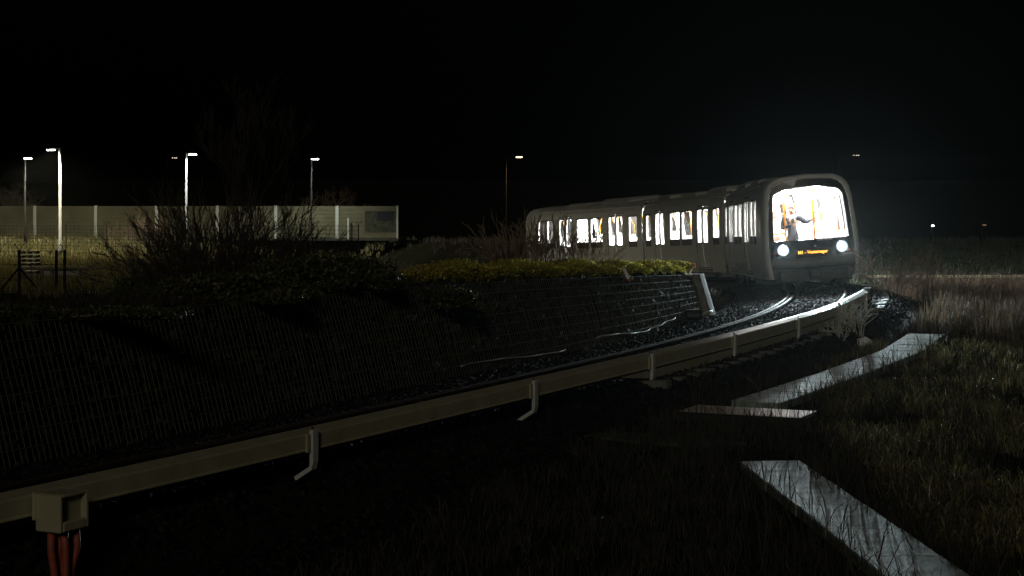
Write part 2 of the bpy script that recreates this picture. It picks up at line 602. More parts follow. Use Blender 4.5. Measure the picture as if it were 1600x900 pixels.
for off, nm in ((-.7525, 'rail'), (.7525, 'rail')):
    b = MB().grid([rail_profile(s, off) for s in np.arange(-22, 110, .6)], True)
    b.build(nm, M['rust'], track, False, RINV)
    hb = MB().grid([[cant_pt(s, off - .016, .003), cant_pt(s, off + .016, .003)] for s in np.arange(-22, 110, .6)])
    hb.build('rail_head', M['steel'], track, False, RINV)
b = MB().grid([rail_profile(s, -.62) for s in np.arange(8, 40, .6)], True)
b.build('check_rail', M['rust'], track, False, RINV)
hb = MB().grid([[cant_pt(s, -.63, .003), cant_pt(s, -.61, .003)] for s in np.arange(8, 40, .6)])
hb.build('check_rail_head', M['steel'], track, False, RINV)
sl = MB().box((0, 0, -.11), (2.2, .26, .2), None, 1.0, .02).mesh('sleeper', M['sleeper'])
sl_long = MB().box((.27, 0, -.11), (3.25, .24, .2), None, 1.0, .02).mesh('sleeper_long', M['sleeper'])
k = 0
for s in np.arange(-2, 60, .66):
    t, nn = tdir(s)
    c = cant_pt(s, 0, (-.12 if s > 17 else -.1) + RNG.uniform(-.02, .012))
    rx = Vector((nn.x * math.cos(CANT), nn.y * math.cos(CANT), math.sin(CANT)))
    mw = Matrix((rx, t, rx.cross(t))).transposed().to_4x4()
    mw.translation = c
    o = add_obj('sleeper', sl_long if s > 17 else sl, track)
    o.matrix_basis = RINV @ mw
    k += 1

# ------------------------------------------------------------------ conductor rail beside the track
T_OFF = 1.45
TS0, TS1 = -14.0, 34.9
crail = empty("conductor_rail", tp(12, T_OFF, -.25))
tag(crail, 'long cream covered conductor rail curving from lower left foreground towards the train', 'rail')
CI = Matrix.Translation(-crail.location)


def sweep(prof, s0, s1, step=.5, off=T_OFF, dz=0.0):
    rows = []
    ss = list(np.arange(s0, s1, step)) + [s1]
    for s in ss:
        rows.append([tp(s, off + a, z + dz) for a, z in prof])
    return MB().grid(rows, True)


cover_prof = [(-.1, .17), (-.1, .35), (-.085, .378), (-.06, .38), (.06, .345), (.077, .325), (.082, .19), (.095, .176), (.095, .165), (.07, .165), (.06, .30), (-.08, .30), (-.085, .17)]
cuts = [TS0, -6.0, 2.0, 10.4, 19.3, 27.2, TS1]
for a, c in zip(cuts[:-1], cuts[1:]):
    b = sweep(cover_prof, a + .006, c - .006)
    b.build('cover_section', M['cream'], crail, False, CI)
for c in cuts[1:-1]:
    b = sweep([(-.106, .20), (-.106, .355), (-.088, .385), (-.058, .387), (.062, .352), (.084, .33), (.09, .2), (.07, .2), (.06, .29), (-.06, .29)], c - .06, c + .06, .06)
    b.build('cover_joint', M['cream'], crail, False, CI)
b = sweep([(-.03, .12), (-.035, .2), (-.008, .205), (-.008, .28), (.008, .28), (.008, .205), (.035, .2), (.03, .12)], TS0, TS1 - .1)
b.build('contact_rail', M['steel'], crail, False, CI)
# notched lower guard strip on the far stretch
rows_t, rows_b = [], []
ss = np.arange(16.2, 30.6, .12)
b = MB()
for i, s in enumerate(ss):
    z0 = -.02 if (i % 5) else .02
    z0 = max(z0, .12 - .012 * i)
    b_off = .06
    for o2 in (b_off,):
        rows_t.append([tp(s, .055 + T_OFF, .135), tp(s, .07 + T_OFF, .132), tp(s, .072 + T_OFF, z0), tp(s, .057 + T_OFF, z0)])
b.grid(rows_t, True)
b.build('lower_guard_strip', M['cream'], crail, False, CI)
# gooseneck brackets
for s in (-8.0, -2.0, 7.75, 13.15, 17.3, 21.2, 25.3, 29.2, 33.4):
    t, nn = tdir(s)
    mw = Matrix((nn, t, Vector((0, 0, 1)))).transposed().to_4x4()
    mw.translation = tp(s)
    bb = MB()
    prof = [(.118, .385), (.118, .05), (.105, -.02), (-.16, -.19), (-.36, -.2)]
    wd = .05
    rows = []
    for i, (o, z) in enumerate(prof):
        th_ = .045
        n2 = Vector((1, 0, 0)) if i < 2 else (Vector((.6, 0, -.8)) if i < 4 else Vector((0, 0, -1)))
        p = Vector((T_OFF + o, 0, z))
        rows.append([p + n2 * th_ / 2 + Vector((0, -wd, 0)), p + n2 * th_ / 2 + Vector((0, wd, 0)), p - n2 * th_ / 2 + Vector((0, wd, 0)), p - n2 * th_ / 2 + Vector((0, -wd, 0))])
    bb.grid(rows, True)
    bb.add(rows[0], [(0, 1, 2, 3)])
    br = bb.build('bracket', M['galv'], crail, False, CI @ mw)
    MB().box((T_OFF + .105, -.1, .25), (.03, .07, .2), None, 1, .008).build('insulator', M['cream'], br)
    MB().tube([(T_OFF + .1, 0, .385), (T_OFF + .1, 0, .41)], .014, 6).build('bolt', M['steel'], br)
# end ramp and cap
b = MB()
pe = tp(TS1, T_OFF, 0)
t, nn = tdir(TS1)
mwe = Matrix((nn, t, Vector((0, 0, 1)))).transposed().to_4x4()
mwe.translation = pe
MB().box((0, .11, .24), (.24, .2, .34), None, 1, .03).box((0, .12, -.08), (.12, .12, .32)).build('end_cap', M['black'], crail, False, CI @ mwe)

# feed point housing with cables, clamped round the conductor rail
s = 3.58
t, nn = tdir(s)
fb = empty("cable_feed_box", tp(s, T_OFF + .2, -.75))
tag(fb, 'cream cable terminal box on the near end of the conductor rail, red cables below', 'terminal box')
mwf = Matrix((nn, t, Vector((0, 0, 1)))).transposed().to_4x4()
mwf = Matrix.Translation(tp(s, T_OFF, .2) - fb.location) @ mwf @ Matrix.Scale(.8, 4) @ Matrix.Translation((-T_OFF, 0, -.2))
hx = T_OFF
hb = MB()
hb.box((hx + .34, -.21, .2), (.34, .05, .40), None, 1, .012)       # side cheeks
hb.box((hx + .34, .21, .2), (.34, .05, .40), None, 1, .012)
hb.box((hx + .32, 0, .385), (.38, .372, .035), None, 1, .01)       # lid
hb.box((hx + .42, 0, .225), (.03, .372, .28), None, 1, .01)        # recessed front
hb.box((hx + .46, 0, .055), (.11, .372, .11), None, 1, .015)       # lower ledge
hb.build('housing', M['cream'], fb, False, mwf)
MB().box((hx + .145, 0, .26), (.05, .48, .3), None, 1, .012).build('clamp_plate', M['cream'], fb, False, mwf)
for i, (a, c) in enumerate(((.30, -.13), (.40, -.045), (.33, .05), (.41, .13), (.26, .0))):
    pts = [(hx + a, c, .0), (hx + a + .02 * math.sin(i * 2.1), c * 1.05 + .008 * i, -.2), (hx + a + .03 * math.sin(i * 1.3 + 1), c * .85 - .006 * i, -.45), (hx + a - .02, c * .7, -.95)]
    MB().tube(pts, .042, 10).build('cable', M['cable_red'], fb, True, mwf)

# ------------------------------------------------------------------ retaining wall of stones behind steel mesh
W0, W1, WZB, BAT = -6.0, 33.5, -.3, .30
wall = empty("retaining_wall", tp(16, -2.6, -.3))
tag(wall, 'long battered retaining wall of dark stones behind steel wire mesh left of the track', 'wall')
WI = Matrix.Translation(-wall.location)


def wpt(s, z, d=0.0):
    return tp(s, -(2.2 + BAT * (z - WZB) + d), 0)[:2] + (z,)


def wpos(s, z, d=0.0):
    p = tp(s, -(2.2 + BAT * (z - WZB) + d), 0)
    return Vector((p.x, p.y, z))


rows = []
for s in np.arange(W0, W1 + .01, .5):
    zt = float(wall_top(s)) - .03
    rows.append([wpos(s, WZB, .07), wpos(s, zt, .07), Vector((*tp(s, -3.25)[:2], zt)), Vector((*tp(s, -3.25)[:2], WZB))])
b = MB().grid(rows, True)
b.add(rows[-1], [(3, 2, 1, 0)])
b.build('wall_fill', M['core'], wall, False, WI)
P = []
for s in np.arange(W0, W1 - .4, .155):
    z = WZB + .05
    zt = float(wall_top(s)) - .02
    while z < zt:
        ds = RNG.uniform(-.06, .06)
        p = wpos(s + ds, z + RNG.uniform(-.03, .03), .05 + RNG.uniform(-.015, .03))
        P.append(p)
        z += RNG.uniform(.10, .14)
P = np.array([tuple(p) for p in P])
V, Fc = stones(len(P), P, RNG.uniform(.10, .17, len(P)), RNG, .8)
tag(add_obj('stone_fill', mesh_np('stone_fill', V, [Fc]), wall, M['stone'], WI), kind='stuff')


def segs_to_mesh(name, p0, p1, r0, r1, n=4):
    """many straight tapered sticks, vectorised"""
    p0, p1 = np.asarray(p0, float), np.asarray(p1, float)
    r0, r1 = np.broadcast_to(np.asarray(r0, float), len(p0)), np.broadcast_to(np.asarray(r1, float), len(p0))
    d = p1 - p0
    L = np.linalg.norm(d, axis=1, keepdims=True)
    d = d / np.maximum(L, 1e-9)
    up = np.where(abs(d[:, 2:3]) < .9, np.array([[0, 0, 1.]]), np.array([[1., 0, 0]]))
    x = np.cross(d, up)
    x /= np.linalg.norm(x, axis=1, keepdims=True)
    y = np.cross(d, x)
    V = []
    for k in range(n):
        a = 2 * math.pi * k / n
        o = x * math.cos(a) + y * math.sin(a)
        V.append(p0 + o * r0[:, None])
    for k in range(n):
        a = 2 * math.pi * k / n
        o = x * math.cos(a) + y * math.sin(a)
        V.append(p1 + o * r1[:, None])
    V = np.stack(V, 1).reshape(-1, 3)
    base = np.arange(len(p0))[:, None] * 2 * n
    Fs = []
    for k in range(n):
        k2 = (k + 1) % n
        Fs.append(np.concatenate([base + k, base + k2, base + n + k2, base + n + k], 1))
    return mesh_np(name, V, [np.concatenate(Fs)])


a0, a1 = [], []
for s in np.arange(W0, W1 - .3, .1):
    zt = float(wall_top(s))
    j = RNG.uniform(-.012, .012)
    zs = [WZB + .02, WZB + (zt - WZB) * .5, zt]
    pp = [wpos(s + j, zs[0], -.055), wpos(s + j + RNG.uniform(-.01, .01), zs[1], -.06 + RNG.uniform(-.015, .01)), wpos(s + j * .5, zs[2], -.05)]
    a0 += [tuple(pp[0]), tuple(pp[1])]
    a1 += [tuple(pp[1]), tuple(pp[2])]
for f in np.linspace(.04, 1.0, 9):
    for s in np.arange(W0, W1 - .5, .5):
        za, zb_ = (WZB + (float(wall_top(q)) - WZB) * f for q in (s, s + .5))
        a0.append(tuple(wpos(s, za, -.066)))
        a1.append(tuple(wpos(s + .5, zb_, -.066)))
tag(add_obj('wire_mesh', segs_to_mesh('wire_mesh', a0, a1, .0055, .0055), wall, M['wire'], WI), kind='stuff')
# end pier
rows = []
for z in np.linspace(-.35, .74, 6):
    rr = []
    for s_, d in ((33.3, .02), (33.33, -.12), (33.42, -.18), (33.72, -.21), (33.98, -.18), (34.06, -.1), (34.08, .02), (34.08, .6), (33.3, .6)):
        rr.append(wpos(s_, z, d))
    rows.append(rr)
b = MB().grid(rows, True)
b.add(rows[-1], [tuple(range(9))])
b.build('end_pier', M['pier'], wall, False, WI)

# marker sign on the pier, stake in the hedge
ps = wpos(33.68, .74, .12)
sg = empty("distance_sign", ps)
tag(sg, 'small pinkish number sign on a short post topping the wall end', 'sign')
MB().tube([(0, 0, -.02), (0, 0, .13)], .045, 8).build('post', M['white'], sg)
MB().box((0, 0, .2), (.36, .05, .17), None, 1, .008).build('backing', M['sign_edge'], sg)
MB().box((0, -.028, .2), (.325, .008, .138), None, 1, .002).build('face', M['sign'], sg)


def text_mesh(body, size, m, name, extrude=.002):
    c = bpy.data.curves.new(name, 'FONT')
    c.body = body
    c.size = size
    c.align_x = 'CENTER'
    c.align_y = 'CENTER'
    c.extrude = extrude
    c.offset = size * .022
    c.resolution_u = 2
    to = bpy.data.objects.new(name, c)
    col.objects.link(to)
    dg = bpy.context.evaluated_depsgraph_get()
    me2 = bpy.data.meshes.new_from_object(to.evaluated_get(dg))
    bpy.data.objects.remove(to)
    bpy.data.curves.remove(c)
    me2.materials.clear()
    me2.materials.append(m)
    me2.name = name
    return me2


o = add_obj('lettering', text_mesh('146.00', .095, M['ink'], 'sign_lettering'), sg)
o.matrix_basis = Matrix.Translation((-.01, -.035, .2)) @ Matrix.Rotation(math.radians(90), 4, 'X')
sp = wpos(27.05, .93, -.16)
st = empty("marker_stake", sp)
tag(st, 'slim white marker stake with red foot leaning on the wall below the hedge', 'marker')
MB().tube([(0, 0, .03), (0, 0, .12), (0, 0, .27)], .036, 10).build('stake', M['white'], st, False, Matrix.Rotation(-.42, 4, 'Y'))
MB().box((.0, 0, .0), (.062, .03, .055), None, 1, .006).build('red_foot', M['red'], st, False, Matrix.Translation((.004, 0, 0)) @ Matrix.Rotation(-.2, 4, 'Y'))

# white cable along the wall foot, junction box
def loose_cable(name, ss, label, r=.009):
    pts = []
    for i, s in enumerate(ss):
        w = .035 * math.sin(i * 1.7) + .02 * math.sin(i * .6 + 1)
        pts.append(wpos(s, -.10 + .05 * math.sin(i * .37 + 1.0), -.09 + w))
    b0 = pts[0].copy()
    o = MB().tube([p - b0 for p in pts], r, 6).build(name, M['white_cable'], None, True)
    o.location = b0
    tag(o, label, 'cable', 'loose white cables along the wall foot')


loose_cable('white_cable', np.arange(18.3, 22.9, .4), 'thin white cable at the wall foot, longer stretch farther from the pier')
loose_cable('white_cable', np.arange(24.4, 30.2, .3), 'thin white cable at the wall foot running up to the black box', .011)
pj = wpos(31.2, -.12, -.2)
jb = empty("junction_box", pj)
tag(jb, 'black rounded junction box on the ballast beside the wall end pier', 'junction box')
MB().box((0, 0, .06), (.42, .26, .2), None, 1, .06).build('body', M['black'], jb)
MB().box((0, 0, .165), (.3, .16, .03), None, 1, .01).build('lid', M['black'], jb)
pts = [(.18, .08, .05), (.36, .25, .12), (.5, .7, .1), (.42, 1.2, .05), (.62, 1.7, .02)]
MB().tube(pts, .014, 6).build('cable_tail', M['white_cable'], jb, True)

# ------------------------------------------------------------------ concrete trough lids on the right, steel plate
def trough(name, label, pts, width, pitch, groupn=None, lift=.05, slab_m='slab'):
    pts = [Vector((*p, 0)) for p in pts]
    o0 = pts[0]
    root = empty(name, (o0.x, o0.y, gz(o0.x, o0.y)))
    tag(root, label, 'cable trough', groupn)
    segs = []
    for a, c in zip(pts[:-1], pts[1:]):
        L = (c - a).length
        k_ = max(1, round(L / pitch))
        for i in range(k_):
            segs.append((a + (c - a) * (i / k_), a + (c - a) * ((i + 1) / k_)))
    zs_ = [gz(p.x, p.y) for q in segs for p in q]
    xs_ = [(p - pts[0]).length / (pts[-1] - pts[0]).length for q in segs for p in q]
    kf = np.polyfit(xs_, zs_, 1)
    za_, zb2_ = float(kf[1]) + .02, float(kf[0] + kf[1]) + .02
    for a, c in segs:
        m_ = (a + c) / 2
        d = (c - a).normalized()
        w = Vector((d.y, -d.x, 0))
        L = (c - a).length
        zz = za_ + (zb2_ - za_) * ((m_ - pts[0]).length / (pts[-1] - pts[0]).length) + lift + RNG.uniform(-.002, .002)
        rot = Matrix((w, d, Vector((0, 0, 1)))).transposed()
        tilt = Matrix.Rotation(RNG.uniform(-.004, .004), 3, 'X') @ Matrix.Rotation(RNG.uniform(-.006, .006), 3, 'Y')
        mm = (rot @ tilt).to_4x4()
        mm.translation = Vector((m_.x, m_.y, zz)) - root.location
        o_ = MB().box((0, 0, 0), (width, L - .04, .12), None, 1, .012).build('slab', M[slab_m], root, False, mm)
    return root


trough('cable_trough', 'wide concrete trough lids running from the steel plate to bottom right foreground', [(2.95, 21.7), (3.15, 18.7), (3.38, 14.8), (3.52, 12.2)], .7, 1.3)
trough('cable_trough', 'pale concrete trough lids leading from the steel plate back towards the weeds', [(3.5, 27.3), (5.4, 31.1), (7.2, 35.0), (8.45, 38.6)], .74, 1.3)
trough('cable_trough', 'dim concrete lids branching left below the steel plate, shade in their colour', [(2.75, 23.4), (1.1, 24.7)], .62, 1.1, None, -.04, 'shaded_slab')
pl = empty("steel_cover_plate", (3.3, 26.5, gz(3.3, 26.5)))
tag(pl, 'bright chequered steel plate covering a pit between the two pale trough runs', 'cover plate')
zt = .12
mwp = Matrix.Rotation(math.radians(-25), 4, 'Z')
MB().box((0, 0, zt), (1.75, .78, .012)).build('plate', M['plate'], pl, False, mwp)
fr = MB()
for sx in (-1, 1):
    fr.box((sx * .865, 0, zt / 2 - .02), (.05, .76, zt - .03))
for sy in (-1, 1):
    fr.box((0, sy * .36, zt / 2 - .02), (1.66, .05, zt - .03))
fr.build('chamber_wall', M['core'], pl, False, mwp)
V0, F0 = [], []
bs = MB()
for i in range(42):
    for j in range(18):
        x, y = -.85 + i * .0415, -.37 + j * .0435
        a = .6 if (i + j) % 2 else -.6
        c_, s_ = math.cos(a) * .015, math.sin(a) * .015
        bs.add([(x - c_, y - s_, zt + .006), (x + s_ * .35, y - c_ * .35, zt + .006), (x + c_, y + s_, zt + .006), (x - s_ * .35, y + c_ * .35, zt + .006), (x, y, zt + .0105)],
               [(0, 1, 4), (1, 2, 4), (2, 3, 4), (3, 0, 4)])
tag(bs.build('raised_studs', M['plate'], pl, False, mwp), kind='stuff')

# crumpled plastic bag
rng = np.random.default_rng(3)
bm = bmesh.new()
bmesh.ops.create_icosphere(bm, subdivisions=3, radius=.13)
for v in bm.verts:
    q = v.co.normalized()
    v.co *= 1 + .28 * math.sin(q.x * 7 + 1) * math.sin(q.y * 6 + 2) + rng.uniform(-.1, .1)
    v.co.z = max(v.co.z * .8, -.06)
mb_ = bpy.data.meshes.new('plastic_bag')
bm.to_mesh(mb_)
bm.free()
xb, yb = px(1351, 36.6), 36.6
o = add_obj('plastic_bag', mb_, None, M['bag'])
o.location = (xb, yb, gz(xb, yb) + .12)
tag(o, 'crumpled white plastic bag lying beside the pale trough lids', 'bag')

# ------------------------------------------------------------------ metro train
HWZ = [.4, .8, 1.2, 1.6, 2.0, 2.6, 2.85, 3.0, 3.12, 3.2, 3.25]
HWY = [1.25, 1.315, 1.33, 1.325, 1.305, 1.25, 1.19, 1.11, .98, .78, 0.0]


def hw(z):
    return float(np.interp(z, HWZ, HWY))


def sf(u, z, side, off=0.0):
    return Vector((u, side * (hw(z) + off), z))


train = empty("metro_train", tp(S_FRONT, 0, -.15))
tag(train, 'grey three section metro train with lit windows and headlights on the curve', 'train')
TI = Matrix.Translation(-train.location)


def sec_matrix(sa, sb):
    """local x from station sa to station sb, z up with cant; origin at sa on rail level"""
    a, c = tp(sa), tp(sb)
    X = (c - a).normalized()
    away = sb > sa
    h = Vector((X.x, X.y, 0)).normalized()
    nn = Vector((h.y, -h.x, 0))                # right of X seen from above
    if not away:
        outer = -nn
    else:
        outer = nn
    lat = outer * math.cos(CANT) + Vector((0, 0, math.sin(CANT)))
    Y = lat if not away else -lat              # left of X
    Y = (Y - X * Y.dot(X)).normalized()
    Z = X.cross(Y)
    m = Matrix((X, Y, Z)).transposed().to_4x4()
    m.translation = a
    return m


G1, G2, S_TAIL = S_FRONT + 13.3, S_FRONT + 25.1, S_FRONT + 38.4
M1, M2, M3 = sec_matrix(G1, S_FRONT), sec_matrix(G1, G2), sec_matrix(G2, S_TAIL)

CAB_WIN = [(.62, 1.5), (4.1, 5.4), (5.6, 6.9), (9.45, 10.35), (10.55, 11.45)]
CAB_DOOR = [(2.0, 3.6), (7.4, 9.0)]
MID_WIN = [(.65, 1.5), (4.2, 5.68), (6.0 - .08, 7.5 - .1), (10.3, 11.15)]
MID_DOOR = [(2.05, 3.65), (8.15, 9.75)]
WZA, WZB2, WZT = 1.38, 1.62, 2.66       # opening bottom, glass bottom, opening top
DZA, DZT = .55, 2.78


def rrect(ua, ub, za, zb, r, k=4, sub=4):
    """rounded rectangle, constant point count, counter-clockwise from lower left"""
    pts = []
    for cx, cz, a0 in ((ub - r, za + r, -90), (ub - r, zb - r, 0), (ua + r, zb - r, 90), (ua + r, za + r, 180)):
        for i in range(k + 1):
            a = math.radians(a0 + 90 * i / k)
            pts.append((cx + r * math.cos(a), cz + r * math.sin(a)))
    out = []
    n_ = k + 1
    for c in range(4):
        out += pts[c * n_:(c + 1) * n_]
        p, q = pts[(c + 1) * n_ - 1], pts[((c + 1) * n_) % len(pts)]
        for i in range(1, sub):
            out.append((p[0] + (q[0] - p[0]) * i / sub, p[1] + (q[1] - p[1]) * i / sub))
    return out


def shell(u0, u1, opens, off):
    us = sorted(set([u0, u1] + [v for o in opens for v in o[:2]]))
    zs = sorted(set([z for z in HWZ if z <= 3.0] + [WZA, WZT, DZA, DZT]))
    b = MB()
    for side in (-1, 1):
        idx = {}
        V, fs = [], []
        for i, u in enumerate(us):
            for j, z in enumerate(zs):
                idx[i, j] = len(V)
                V.append(sf(u, z, side, off))
        for i in range(len(us) - 1):
            for j in range(len(zs) - 1):
                um, zm = (us[i] + us[i + 1]) / 2, (zs[j] + zs[j + 1]) / 2
                if any(o[0] < um < o[1] and o[2] < zm < o[3] for o in opens):
                    continue
                q = (idx[i, j], idx[i + 1, j], idx[i + 1, j + 1], idx[i, j + 1])
                fs.append(q if side < 0 else q[::-1])
        b.add(V, fs)
    return b


def roof_rows(u0, u1, off):
    zz = [3.0, 3.06, 3.12, 3.16, 3.2, 3.23, 3.25]
    pr = [(-hw(z) - (off if z < 3.2 else 0), z + (off if z >= 3.1 else 0)) for z in zz]
    pr = pr + [(-y, z) for y, z in pr[-2::-1]]
    return [[Vector((u, y, z)) for y, z in pr] for u in np.linspace(u0, u1, 6)]


def make_section(MW, wins, doors, u0, u1, roof_units, cab):
    opens = [(a, c, WZA, WZT) for a, c in wins] + [(a, c, DZA, DZT) for a, c in doors]
    mw = TI @ MW
    body = shell(u0, u1, opens, 0.0).build('car_body', M['train'], train, False, mw)
    MB().grid(roof_rows(u0, u1, 0)).build('roof_skin', M['roof'], body)
    # rain gutters, painted white for the highlight they catch
    for side in (-1, 1):
        MB().box(((u0 + u1) / 2, side * 1.125, 3.01), (u1 - u0 - .5, .035, .025), None, 1, .006).build('gutter', M['white'], body)
    # lining
    lin = shell(u0, u1, opens, -.09)
    lin.build('lining', M['inside'], train, False, mw)
    cb = MB().grid([[Vector((u, y, 2.88 + .02 * (1 - (y / 1.0) ** 2))) for y in np.linspace(-1.05, 1.05, 7)] for u in (u0, u1)])
    ceil_ = cb.build('ceiling', M['inside'], train, False, mw)
    for side in (-1, 1):
        MB().box(((u0 + u1) / 2, side * .5, 2.87), (u1 - u0 - .6, .13, .03)).build('light_strip', M['strip'], ceil_)
    MB().box(((u0 + u1) / 2, 0, .59), (u1 - u0, 2.4, .06)).build('floor', M['floor'], train, False, mw)
    # under-floor skirt and equipment
    ub = MB().box(((u0 + u1) / 2, 0, .455), (u1 - u0 - .2, 2.2, .2))
    for q in np.arange(u0 + 1.2, u1 - 1, 1.9):
        ub.box((q, .0, .32), (1.2, 1.9, .2))
    ub.build('underframe', M['under'], train, False, mw)
    for (a, c) in wins:
        for side in (-1, 1):
            fo = rrect(a, c, WZA, WZT, .02)
            fi = rrect(a + .04, c - .04, WZB2, WZT - .05, .06)
            w = MB().grid([[sf(u, z, side, -.012) for u, z in fo], [sf(u, z, side, -.012) for u, z in fi], [sf(u, z, side, -.045) for u, z in fi]], True)
            wo = w.build('window', M['rubber'], train, False, mw)
            MB().grid([[sf(u, z, side, -.045) for u, z in fi], [sf(u, z, side, -.1) for u, z in fi], [sf(u, z, side, -.1) for u, z in rrect(a - .03, c + .03, WZA, WZT + .03, .05)]], True).build('inner_reveal', M['inside'], wo)
            pts = [sf(u, z, side, -.03) for u, z in fi]
            cen = sum(pts, Vector()) / len(pts)
            n_ = len(pts)
            MB().add(pts + [cen], [(i, (i + 1) % n_, n_) for i in range(n_)]).build('pane', M['glass'], wo)
    for (a, c) in doors:
        mid = (a + c) / 2
        for side in (-1, 1):
            for (da, db) in ((a + .036, mid - .014), (mid + .014, c - .036)):
                fo = rrect(da, db, DZA + .032, DZT - .037, .015)
                f1 = rrect(da + .055, db - .055, 1.41, 2.69, .07)
                f2 = rrect(da + .085, db - .085, 1.46, 2.64, .06)
                lf = MB().grid([[sf(u, z, side, -.1) for u, z in fo], [sf(u, z, side, -.014) for u, z in fo], [sf(u, z, side, -.014) for u, z in f1]], True)
                leaf = lf.build('door_leaf', M['train'], train, False, mw)
                MB().grid([[sf(u, z, side, -.016) for u, z in f1], [sf(u, z, side, -.02) for u, z in f2], [sf(u, z, side, -.045) for u, z in f2]], True).build('seal', M['rubber'], leaf)
                MB().grid([[sf(u, z, side, -.045) for u, z in f2], [sf(u, z, side, -.1) for u, z in f2], [sf(u, z, side, -.1) for u, z in fo]], True).build('inner_panel', M['inside'], leaf)
                pts = [sf(u, z, side, -.03) for u, z in f2]
                cen = sum(pts, Vector()) / len(pts)
                n_ = len(pts)
                MB().add(pts + [cen], [(i, (i + 1) % n_, n_) for i in range(n_)]).build('pane', M['glass'], leaf)
            do = rrect(a, c, DZA, DZT, .01)
            di = rrect(a + .035, c - .035, DZA + .03, DZT - .035, .01)
            MB().grid([[sf(u, z, side, -.004) for u, z in do], [sf(u, z, side, -.01) for u, z in di], [sf(u, z, side, -.08) for u, z in di]], True).build('door_surround', M['rubber'], train, False, mw)
            # sill step and door vestibule pole
            MB().box((mid, side * 1.285, .5), (c - a + .1, .05, .05), None, 1, .01).build('door_sill', M['under'], train, False, mw)
        MB().tube([(mid, 0, .6), (mid, 0, 2.86)], .022, 8).build('grab_pole', M['yellow'], train, True, mw)
        for side in (-1, 1):
            for q in (a - .12, c + .12):
                MB().tube([(q, side * .82, .6), (q, side * .82, 2.2), (q, side * .98, 2.6)], .013, 8).build('grab_pole', M['yellow'], train, True, mw)
                MB().box((q, side * 1.0, 1.35), (.03, .4, 1.0), None, 1, .01).build('draught_screen', M['inside'], train, False, mw)
    # seats between the doors
    for (a, c) in wins[1:3]:
        for side in (-1, 1):
            MB().box(((a + c) / 2, side * .92, 1.04), (c - a - .1, .5, .1), None, 1, .03).box(((a + c) / 2, side * 1.12, 1.32), (c - a - .1, .1, .5), None, 1, .03).box(((a + c) / 2, side * .95, .8), (c - a - .4, .3, .38)).build('seat', M['seat'], train, False, mw)
    # roof equipment
    for (a, c, h) in roof_units:
        rb = []
        for q, s_ in ((3.17, 1.0), (3.22 + h * .5, .98), (3.25 + h, .78)):
            e = (1 - s_) * .9
            rb.append([Vector((a + e, -.85 * s_, q)), Vector((c - e, -.85 * s_, q)), Vector((c - e, .85 * s_, q)), Vector((a + e, .85 * s_, q))])
        bb = MB().grid(rb, True)
        bb.add(rb[-1], [(0, 1, 2, 3)])
        bb.build('roof_unit', M['roof'], train, False, mw)
    # inner end collar behind the bellows
    return mw


mw1 = make_section(M1, CAB_WIN, CAB_DOOR, .32, 11.8, [(1.2, 4.2, .10), (6.0, 8.4, .05)], True)
mw2 = make_section(M2, MID_WIN, MID_DOOR, .32, 11.48, [(.9, 3.4, .13), (5.0, 7.0, .06), (8.6, 10.6, .1)], False)
mw3 = make_section(M3, CAB_WIN, CAB_DOOR, .32, 11.8, [(2.2, 5.0, .15), (6.6, 8.8, .06)], True)


def outline(sy, sz, n_=0):
    zz = [.4, .6, .8, 1.0, 1.2, 1.6, 2.0, 2.3, 2.6, 2.75, 2.85, 2.93, 3.0, 3.06, 3.12, 3.16, 3.2, 3.23, 3.25]
    pr = [(hw(z) * sy, .4 + (z - .4) * sz) for z in zz]
    return [(-y, z) for y, z in pr] + pr[-2::-1]


def fx(y, z):
    return 13.28 - .10 * (y / 1.2) ** 2 - .13 * max(0.0, (z - 1.1) / 1.8) ** 1.4


# bellows at both joints
for (sa, mA, mB, lb) in ((G1, M1, M2, 11.8), (G2, M3, M2, None)):
    rows = []
    oA = outline(.9, .965)
    if lb is None:
        LB = (tp(G2) - tp(G1)).length
        PB = [(MB_x, y, z) for MB_x in (LB - .33,) for y, z in [(-y, z) for y, z in oA]]
    ptsA = [mA @ Vector((.33, y, z)) for y, z in oA]
    if lb is None:
        ptsB = [mB @ Vector((LB - .33, y, z)) for y, z in oA]
    else:
        ptsB = [mB @ Vector((.33, -y, z)) for y, z in oA]
    if lb is None:
        # M3 runs away from the joint, M2 runs towards it: same hand
        pass
    cA = sum(ptsA, Vector()) / len(ptsA)
    for i in range(13):
        f = i / 12
        g = 1.0 if i % 2 == 0 else 1.045
        rr = []
        for p, q in zip(ptsA, ptsB):
            m_ = p.lerp(q, f)
            c_ = cA
            rr.append(c_ + (m_ - c_) * g if i not in (0, 12) else m_)
        rows.append(rr)
    MB().grid(rows).build('gangway_bellows', M['bellows'], train, False, TI)
    # walkway plate and hood
    w0 = [mA @ Vector((.33, y, .62)) for y in (-1.0, 1.0)]
    w1 = [(mB @ Vector((LB - .33, y, .62)) if lb is None else mB @ Vector((.33, -y, .62))) for y in (-1.0, 1.0)]
    MB().grid([w0, w1]).build('gangway_floor', M['floor'], train, False, TI)


